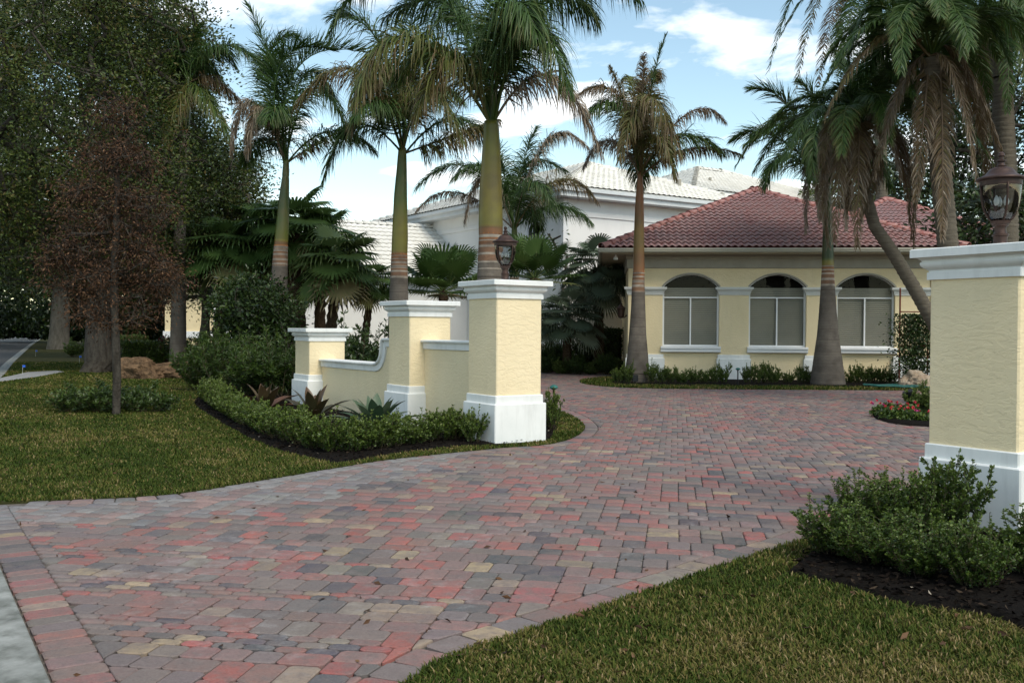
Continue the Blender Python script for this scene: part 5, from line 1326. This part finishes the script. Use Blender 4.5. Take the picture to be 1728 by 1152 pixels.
# near right bed
for i, (x_, y_, s_, zs, lab) in enumerate(((1405, 950, .92, .68, 'box shrub at the left tip of the near right mulch bed'), (1470, 965, .98, .64, 'rounded box shrub second from the tip of the near bed'), (1545, 985, .98, .62, 'low box shrub in the middle of the near bed front'), (1645, 1005, .85, .85, 'upright box shrub at the front right of the near bed'),
        (1460, 912, .95, .80, 'tall pale box shrub by the drive edge, left of the near pillar'), (1530, 925, .95, .92, 'box shrub close before the left corner of the near pillar'), (1600, 920, .95, 1.12, 'tallest box shrub standing against the white near pillar plinth'), (1745, 985, .95, .75, 'box shrub cut off by the picture edge below the near pillar'))):
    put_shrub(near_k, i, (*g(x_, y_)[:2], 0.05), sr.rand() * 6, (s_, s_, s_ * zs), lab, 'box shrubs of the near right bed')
# hedge of the left bed: along the lawn, then along the drive to the pillar
ins = np.array([0.0, 0.0])
ha = smooth([g(*p) for p in ((352, 676), (366, 690), (405, 715), (455, 738), (505, 756), (560, 768))], 0.42)
hb = smooth([g(*p) for p in ((590, 768), (640, 762), (690, 755), (745, 748), (785, 744))], 0.40)
for i, p in enumerate(ha):
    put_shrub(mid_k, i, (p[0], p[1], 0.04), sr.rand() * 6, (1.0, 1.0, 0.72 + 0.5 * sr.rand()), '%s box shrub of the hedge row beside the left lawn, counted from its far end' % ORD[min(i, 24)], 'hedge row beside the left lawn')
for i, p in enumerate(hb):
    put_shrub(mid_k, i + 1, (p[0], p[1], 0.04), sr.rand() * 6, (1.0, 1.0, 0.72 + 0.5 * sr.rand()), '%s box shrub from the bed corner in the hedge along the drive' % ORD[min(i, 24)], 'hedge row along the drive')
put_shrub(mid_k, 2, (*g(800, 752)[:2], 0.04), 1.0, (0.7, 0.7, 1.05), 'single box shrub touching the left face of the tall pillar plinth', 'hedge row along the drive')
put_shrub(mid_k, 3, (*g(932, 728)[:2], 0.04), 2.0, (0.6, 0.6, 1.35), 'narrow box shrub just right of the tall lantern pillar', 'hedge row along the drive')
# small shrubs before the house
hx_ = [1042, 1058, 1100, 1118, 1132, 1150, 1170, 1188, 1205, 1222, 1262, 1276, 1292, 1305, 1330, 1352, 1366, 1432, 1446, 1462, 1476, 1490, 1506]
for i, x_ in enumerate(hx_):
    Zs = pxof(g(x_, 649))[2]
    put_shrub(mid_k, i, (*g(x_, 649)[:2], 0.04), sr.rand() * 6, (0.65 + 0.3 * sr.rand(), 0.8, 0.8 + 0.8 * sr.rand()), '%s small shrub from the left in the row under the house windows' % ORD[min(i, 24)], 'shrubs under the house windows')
# darker planting
dark_k = shrub_kind((121, 122, 123), 'darkleaf', h=1.3, r_=0.75, nst=30, leaf=0.11, per=22, T=0.6, side=3, aspect=0.35)
feath_k = shrub_kind((131, 132, 133), 'boxleaf', h=1.35, r_=0.75, nst=34, leaf=0.12, per=24, T=0.30, side=4, aspect=0.22)
low_k = shrub_kind((141, 142), 'darkleaf', h=0.48, r_=0.45, nst=26, leaf=0.075, per=14, T=0.75, side=2, aspect=0.4)
lime_k = shrub_kind((151, 152), 'limeleaf', h=0.9, r_=0.6, nst=30, leaf=0.09, per=18, T=0.45, side=3)
red_k = shrub_kind((161,), 'redleaf', h=1.3, r_=0.7, nst=22, leaf=0.20, per=12, T=0.5, side=2, aspect=0.5)
for i, (x_, Z, s_, lab) in enumerate(((345, 24.5, 1.0, 'feathery green shrub behind the right boulder'), (392, 23.5, 1.05, 'feathery green shrub left of the shortest pillar, beside the boulder shrub'), (435, 22.5, 1.0, 'feathery green shrub in the middle of the dark border'), (472, 22.2, 1.0, 'feathery green shrub touching the left side of the shortest pillar'), (405, 27, 1.15, 'taller feathery shrub behind the border, below the dark round bush'), (455, 26, 1.1, 'feathery shrub behind the shortest pillar'), (365, 28, 1.1, 'feathery shrub at the back near the fan palm trunk'))):
    put_shrub(feath_k, i, tuple(foot(x_, Z)), sr.rand() * 6, s_, lab, 'feathery shrubs of the dark border', 'feathery_shrub')
for i, x_ in enumerate((118, 145, 170, 222, 250)):
    put_shrub(low_k, i, (*g(x_, 698 - (i % 2) * 6)[:2], 0.03), sr.rand() * 6, 1.0 + 0.15 * sr.rand(), '%s low dark plant from the left around the withered tree foot' % ORD[i], 'low plants round the withered tree', 'ground_shrub', 'plant')
# round dark bush behind the border
b6 = foot(432, 28); rg = np.random.RandomState(8)
C = np.vstack([crown_px(b6, 28, 432, 520, 66, 48, 1.1, 90, rg, .3), crown_px(b6, 28, 440, 570, 55, 40, 1.0, 40, rg, .3)])
tree('round_bush', b6, [(0, 0, 0), (0, 0, .3), (0.05, 0, .7)], C, 'big round dark green bush left of the shortest pillar', 70, 'darkleaf', 'bark', 0.13, 80, 0.24, np.array([.1, .09, .08]), T=0.45, cat='bush', r_tip=.012, seg=.4, ntw=3)
for i, (x_, y_, s_, k_, nm, lab, grp) in enumerate(((255, 622, 1.0, lime_k, 'lime_shrub', 'yellow green shrub behind the left boulder', 'shrubs before the far house'), (283, 618, 1.0, red_k, 'maroon_shrub', 'maroon leaved shrub behind the boulders', 'shrubs before the far house'), (318, 622, 1.15, dark_k, 'dark_shrub', 'dark shrub above the right boulder', 'shrubs before the far house'), (125, 603, 1.0, lime_k, 'lime_shrub', 'low yellowish shrub by the street beside the pale trunk', 'shrubs before the far house'), (350, 632, 1.0, dark_k, 'dark_shrub', 'dark shrub at the right end of the boulders', 'shrubs before the far house'))):
    put_shrub(k_, i, (*g(x_, y_)[:2], 0.03), sr.rand() * 6, s_, lab, grp, nm)
# clipped hedge behind the boulders: one thing, a box of leaves
def clipped(p0, p1, wd, h, label, seed, leafm='boxleaf', size=0.07, n=9000, T=0.5, group=None):
    rng = np.random.RandomState(seed); p0, p1 = np.asarray(p0)[:2], np.asarray(p1)[:2]; d = p1 - p0; ln = np.linalg.norm(d)
    t = empty('clipped_hedge', (p0[0], p0[1], 0), math.atan2(d[1], d[0]), label=label, cat='hedge', group=group)
    P = rng.rand(n, 3) * np.array([ln, wd, h]) - np.array([0, wd / 2, 0]); f = rng.randint(0, 4, n)
    P[f == 0, 1] = -wd / 2; P[f == 1, 2] = h; P[f == 2, 1] = wd / 2; P += rng.randn(n, 3) * 0.05; P[:, 2] = np.abs(P[:, 2]) + 0.03
    B = NP(); leaves(B, P, rng.randn(n, 3) + np.array([0, -0.5, 0.6]), size, rng, 0.6, T, 0.2); link('foliage', B.mesh(M[leafm]), t)
    MB().box(0.08, ln - 0.08, -wd / 2 + 0.1, wd / 2 - 0.1, 0, h - 0.1).build('inner_branches', M['bark'], t)
clipped(g(196, 624), g(262, 622), 0.8, 0.95, 'clipped low green hedge behind the left boulder', 71)
clipped(g(203, 611), g(240, 610), 0.8, 1.1, 'brighter clipped hedge farther behind the low hedge', 72, 'limeleaf', .08)
clipped(foot(985, 38), foot(1048, 37.5), 1.0, 1.55, 'clipped dark hedge between the blue fan palm and the house corner', 73, 'darkleaf', 0.09, 8000, 0.6)
# planting behind the tall pillar: bed at the end of the drive
for i, (x_, Z, s_, k_) in enumerate(((925, 35.5, .62, feath_k), (945, 34.8, .6, lime_k), (972, 34.6, .62, feath_k), (1000, 34.5, .6, lime_k), (1025, 34.3, .62, feath_k), (935, 37, 1.0, feath_k), (968, 37.5, 1.1, dark_k), (915, 38, 1.1, dark_k))):
    put_shrub(k_, i, tuple(foot(x_, Z)), sr.rand() * 6, s_, ('%s low shrub from the left in the bed at the drive end' % ORD[i]) if i < 5 else ('%s taller shrub from the front behind the drive end bed' % ORD[i - 5]), 'shrubs at the drive end', 'border_shrub')
for i, (x_, Z, s_, lab) in enumerate(((590, 22, 1.2, 'dark shrub seen over the swooping wall, left one'), (614, 23, 1.25, 'dark shrub seen over the swooping wall beside the shaggy trunk'), (768, 22, 1.05, 'small wiry shrub seen over the tall wall section'), (648, 24, 1.1, 'dark shrub behind the middle pillar'))):
    put_shrub(dark_k, i, tuple(foot(x_, Z)), sr.rand() * 6, s_, lab, 'shrubs behind the garden wall', 'dark_shrub')

# ------------------------------------------------------------------ bromeliads: every leaf a part
def bromeliad(loc, size, n, mat, label, seed, T=0.45):
    rng = np.random.RandomState(seed); t = empty('bromeliad', tuple(loc), label=label, cat='plant', group='large bromeliads in the left bed')
    for k in range(n):
        a = k * 2.39996; f = (k + 0.5) / n; el = math.radians(80 - 62 * f + rng.randn() * 5); L_ = size * (0.75 + 0.35 * f) * (0.9 + 0.2 * rng.rand())
        s = np.linspace(0, 1, 9); e = el - np.radians(38) * s ** 2 * (0.6 + 0.6 * f)
        st = np.r_[0, np.cumsum(np.cos(e[:-1]) / 8)] * L_; zz_ = np.r_[0, np.cumsum(np.sin(e[:-1]) / 8)] * L_
        wd = size * 0.13 * np.sin(np.pi * np.clip(0.22 + 0.78 * s, 0, 1)) ** 0.7 * np.where(s > 0.86, (1.0 - s) / 0.14 * 0.8 + 0.12, 1)
        d = np.array([math.cos(a), math.sin(a), 0]); S = np.array([-d[1], d[0], 0])
        Cn = d * st[:, None] + UPV * zz_[:, None]
        V = np.stack([Cn - S * wd[:, None] + UPV * wd[:, None] * 0.35, Cn, Cn + S * wd[:, None] + UPV * wd[:, None] * 0.35], 1).reshape(-1, 3)
        F = []
        for q in range(8):
            for c in (0, 1): F.append((q * 3 + c, q * 3 + c + 1, q * 3 + c + 4, q * 3 + c + 3))
        tt = np.repeat(T + rng.randn() * 0.12 + 0.25 * s, 3)
        link('leaf', mesh_np(V, [np.array(F)], M[mat], True, tint=np.clip(tt, 0, 1)), t)
bromeliad((*g(634, 742)[:2], 0.10), 0.72, 26, 'bromgreen', 'silvery green bromeliad rosette before the middle pillar', 81)
bromeliad((*g(528, 722)[:2], 0.10), 0.72, 14, 'bromred', 'bronze upright bromeliad before the low wall section', 82, .4)
bromeliad((*g(447, 706)[:2], 0.10), 0.72, 14, 'bromred', 'dark reddish bromeliad left of the shortest pillar', 83, .55)

# ------------------------------------------------------------------ boulders
def boulder(loc, sx, sy, sz, rz, label, seed, mat):
    rng = np.random.RandomState(seed); bm = bmesh.new(); bmesh.ops.create_icosphere(bm, subdivisions=5, radius=1.0)
    from mathutils import noise as mn
    o3 = Vector(rng.rand(3) * 50)
    for v in bm.verts:
        p = v.co.copy()
        d = 0.55 * (mn.fractal(p * 1.1 + o3, 1.0, 2.0, 3) ) + 0.16 * mn.fractal(p * 4.5 + o3, 0.9, 2.1, 4) - 0.10 * abs(mn.noise(p * 3.0 + o3 * 2))
        q = p * (1 + 0.6 * d)
        if q[2] < -0.25: q[2] = -0.25 + (q[2] + 0.25) * 0.1
        v.co = (q[0] * sx, q[1] * sy, (q[2] + 0.2) * sz)
    me = bpy.data.meshes.new('boulder'); bm.to_mesh(me); bm.free(); me.materials.append(mat)
    me.polygons.foreach_set('use_smooth', [True] * len(me.polygons))
    o = link('boulder', me, None, loc=tuple(loc), rz=rz); tag(o, label, 'rock', 'garden boulders')
M['rock'] = surf('rust_limestone', (0.07, 0.045, 0.028), (0.26, 0.165, 0.095), 5.5, 0.95, 0.1, 12, 1.0, 0.12, grime=(6, 0.95, (0.02, 0.016, 0.012)))
M['rock2'] = surf('pale_rust_rock', (0.30, 0.22, 0.15), (0.42, 0.36, 0.28), 3, 0.9, 0.2, 9, 0.9, 0.06, grime=(4, 0.8, (0.16, 0.07, 0.035)))
r1 = g(233, 640); boulder((r1[0], r1[1], 0.02), 0.72, 0.55, 0.50, 0.3, 'rust coloured boulder with a pale knobbly top, left of the pair', 91, M['rock'])
r1 = g(300, 638); boulder((r1[0], r1[1], 0.02), 1.05, 0.7, 0.42, 0.2, 'broader low rust coloured boulder, right of the pair', 92, M['rock'])
r1 = g(1552, 655); boulder((r1[0], r1[1] + 0.3, 0.02), 0.5, 0.4, 0.38, 0.2, 'pale rusty boulder at the house bed beside the hose', 93, M['rock2'])

# ------------------------------------------------------------------ trellis vine, flowers, small garden things
vb = g(1538, 652); Zv = pxof(vb)[2]
vt = empty('trellis_vine', tuple(vb), HA, label='dark flowering vine on a rust red trellis by the third window', cat='vine')
MB().tube([(-0.35, 0, 0), (-0.35, 0, 2.9)], 0.025, 6).tube([(0.45, 0, 0), (0.45, 0, 2.4)], 0.025, 6).tube([(-0.35, 0, 2.2), (0.45, 0, 2.2)], 0.02, 6).tube([(-0.35, 0, 1.2), (0.45, 0, 1.2)], 0.02, 6).build('trellis', surf('rust_red_metal', (0.12, 0.03, 0.02), (0.18, 0.05, 0.03), 10, 0.8, 0.2), vt)
rg = np.random.RandomState(17); n = 5200
P = np.stack([rg.randn(n) * 0.30 + 0.10, rg.randn(n) * 0.16, 0.08 + 2.05 * rg.rand(n) ** 0.85], 1); B = NP(); leaves(B, P, rg.randn(n, 3) + np.array([0, -0.4, -0.3]), 0.085, rg, 0.6, 0.5, 0.22); link('foliage', B.mesh(M['darkleaf']), vt)
n = 40; P = np.stack([rg.randn(n) * 0.33 + 0.10, -0.2 + rg.randn(n) * 0.12, 0.2 + 1.9 * rg.rand(n)], 1); B = NP(); leaves(B, P, rg.randn(n, 3), 0.06, rg, 0.8, 0.8, 0.2); link('flowers', B.mesh(M['brownleaf']), vt, kind='stuff')

fk = np.random.RandomState(23)
for i, (x_, y_, s_) in enumerate(((1487, 706, 1.0), (1503, 711, 1.05), (1520, 714, 1.0), (1540, 716, 1.1), (1560, 717, 1.0), (1497, 700, .9), (1515, 704, 1.0), (1535, 706, 1.1))):
    p = g(x_, y_); rg = np.random.RandomState(200 + i); t = empty('flower_plant', (p[0], p[1], 0.06), 0, label='%s red flowering bedding plant from the left tip of the drive island' % ORD[i], cat='flower', group='red flowers of the drive island')
    n = 420; P = nrm(rg.randn(n, 3)) * rg.rand(n, 1) ** 0.4 * np.array([.22, .22, .20]) * s_; P[:, 2] = np.abs(P[:, 2]); B = NP(); leaves(B, P, rg.randn(n, 3) + UPV * 0.5, 0.055, rg, 0.8, 0.45, 0.2); link('foliage', B.mesh(M['boxleaf']), t)
    B = NP()
    for k in range(3 if i else 5):
        c = np.array([rg.randn() * .12, rg.randn() * .12 - .04, 0.17 + rg.rand() * .07]) * s_; m = 9; B_d = nrm(rg.randn(m, 3) + UPV * 0.7); leaves(B, c + B_d * 0.016, B_d, 0.04, rg, 0.9, 0.5 if rg.rand() < .85 else 1.0, 0.15)
    link('blossoms', B.mesh(M['petal']), t, kind='stuff')
put_shrub(lime_k, 0, (*g(1556, 702)[:2], .06), 0, (.55, .55, .62), 'leafy green plant behind the red flowers on the drive island', 'red flowers of the drive island', 'leafy_plant', 'plant')
M['black'] = surf('black_plastic', (0.008, 0.008, 0.009), (0.014, 0.014, 0.015), 8, 0.5, 0.4)
M['teal'] = surf('teal_plastic', (0.015, 0.10, 0.085), (0.025, 0.14, 0.115), 8, 0.45, 0.4)
p = g(1537, 700); t = empty('spotlight', (p[0], p[1], .06), .4, label='black garden spotlight rising behind the red flowers', cat='lamp', group='garden lamps')
MB().tube([(0, 0, 0), (0, 0, .16)], .012, 6).build('stake', M['black'], t); MB().tube([(0.06, 0, .16), (0, 0, .24), (-.08, 0, .40)], [.05, .085, .10], 12).build('head', M['black'], t, smooth=35)
p = g(1072, 648); t = empty('spotlight', (p[0], p[1] - .25, .03), .2, label='square black light box at the foot of the wind burnt palm', cat='lamp', group='garden lamps')
MB().tube([(0, 0, 0), (0, 0, .08)], .02, 6).build('stake', M['black'], t); MB().square([(.05, .06), (.085, .07), (.085, .25), (.06, .26)], .01).build('head', M['black'], t)
def pathlight(p, z, label):
    t = empty('path_light', (p[0], p[1], .03), 0, label=label, cat='lamp', group='garden lamps')
    MB().tube([(0, 0, 0), (0, 0, z)], .018, 8).build('stake', M['black'], t); MB().lathe([(.03, z - .02), (.06, z), (.075, z + .01), (.055, z + .04), (.02, z + .055)], 14).build('cap', M['teal'], t, smooth=35)
pathlight(g(1245, 652), .46, 'teal capped path light among the shrubs under the windows')
pathlight(g(934, 722), .62, 'teal capped path light right of the tall lantern pillar')
hc = g(1510, 657); hs = MB(); hp_ = []
for k in range(150):
    a = k / 149 * 2 * math.pi * 4; r_ = .34 + .10 * math.sin(k * .21) + .04 * math.sin(k * .9); hp_.append((r_ * 1.9 * math.cos(a), r_ * math.sin(a) * 0.8, .045 + .014 * (a / 6.28) + .01 * math.sin(k)))
ho = hs.tube(hp_, .013, 6).build('garden_hose', M['teal'], None, smooth=True, loc=(hc[0], hc[1], .03)); tag(ho, 'coiled teal garden hose on the grass strip before the house', 'hose')
M['blueflag'] = surf('blue_flag', (0.02, 0.10, 0.5), (0.03, 0.12, 0.55), 5, 0.6, 0.3)
for x_, y_, lab in ((38, 634, 'small blue marker flag at the corner of the pale side path'), (134, 614, 'small blue marker flag on the lawn left of the oak'), (60, 602, 'small blue marker flag near the street kerb')):
    p = g(x_, y_); t = empty('marker_flag', tuple(p), YAW, label=lab, cat='flag', group='blue lawn marker flags')
    MB().tube([(0, 0, 0), (0, 0, .35)], .003, 4).build('wire', M['frame'], t); MB().box(0, .09, -.003, .003, .28, .35).build('banner', M['blueflag'], t)
# mulch chips and fallen bits
def chips(poly, n, z, seed, label):
    rg = np.random.RandomState(seed); q = np.asarray(poly); lo, hi = q.min(0), q.max(0); P = lo + rg.rand(n * 3, 2) * (hi - lo); P = P[pin(P, poly)][:n]; n = len(P)
    B = NP(); D = rg.randn(n, 3) * np.array([1, 1, .25]); leaves(B, np.c_[P, z + rg.rand(n) * .025], D, .05, rg, .35, 0.05 + 0.3 * (rg.rand(n) < .6) + 0.6 * (rg.rand(n) < .02), .08)
    link('mulch_chips', B.mesh(M['chip']), None, kind='stuff', label=label)
M['chip'] = leafmat('mulch_chip', [(0, (.004, .003, .003)), (.4, (.018, .013, .010)), (.7, (.10, .07, .045)), (1, (.45, .40, .32))], rough=.95, trans=0, spec=.05)
chips(BED_R, 9000, .07, 3, 'dark mulch chips of the near bed'); chips(BED_L, 9000, .05, 4, 'dark mulch chips of the left bed')
# far woods along the street
def woods(pts, label, seed, n=26000):
    rg = np.random.RandomState(seed); P = []
    for (x_, y_, Z, rx, ry) in pts:
        m = n // len(pts); v = nrm(rg.randn(m, 3)) * rg.rand(m, 1) ** .3; c = at(x_, y_, Z); s_ = Z / FPX
        P.append(c + v[:, :1] * rx * s_ * _R + v[:, 1:2] * 3 * np.array([-_R[1], _R[0], 0]) + v[:, 2:] * ry * s_ * UPV)
    P = np.vstack(P); P = P[P[:, 2] > .1]; B = NP(); leaves(B, P, rg.randn(len(P), 3), .42, rg, .6, .4, .2); link('far_woods', B.mesh(M['darkleaf']), None, kind='stuff', label=label)
woods([(-40, 470, 80, 90, 110), (30, 480, 95, 70, 90), (90, 480, 90, 60, 95), (150, 480, 80, 60, 90), (210, 490, 75, 60, 85), (265, 480, 80, 50, 90), (320, 440, 75, 50, 110), (-120, 380, 70, 120, 200), (20, 380, 100, 80, 80), (400, 470, 80, 60, 70), (-30, 545, 95, 80, 30), (60, 548, 100, 60, 24), (130, 550, 90, 60, 26), (200, 552, 80, 60, 26), (270, 550, 85, 60, 26), (90, 548, 120, 80, 22)], 'dark wooded mass along the street beyond the lawn', 5, 70000)

# fallen leaves and clippings on lawn and paving
rg = np.random.RandomState(77); B = NP()
for poly, n, z, dens in ((LAWN_R, 110, .055, 12), (LAWN_L, 170, .055, 28), (DRIVE, 90, .037, 26)):
    rad = 3.2 * (dens / 3.2) ** rg.rand(n * 4); ang = R(62) + R(66) * rg.rand(n * 4); P = np.stack([np.cos(ang) * rad, np.sin(ang) * rad], 1)
    P = P[pin(P, poly) & ~pin(P, BED_L) & ~pin(P, BED_R)][:n]; m = len(P)
    leaves(B, np.c_[P, np.full(m, z)], rg.randn(m, 3) * np.array([1, 1, .15]), .055, rg, .4, .55, .3)
link('fallen_leaves', B.mesh(M['brownleaf']), None, kind='stuff', label='scattered fallen brown leaves on lawn and paving')
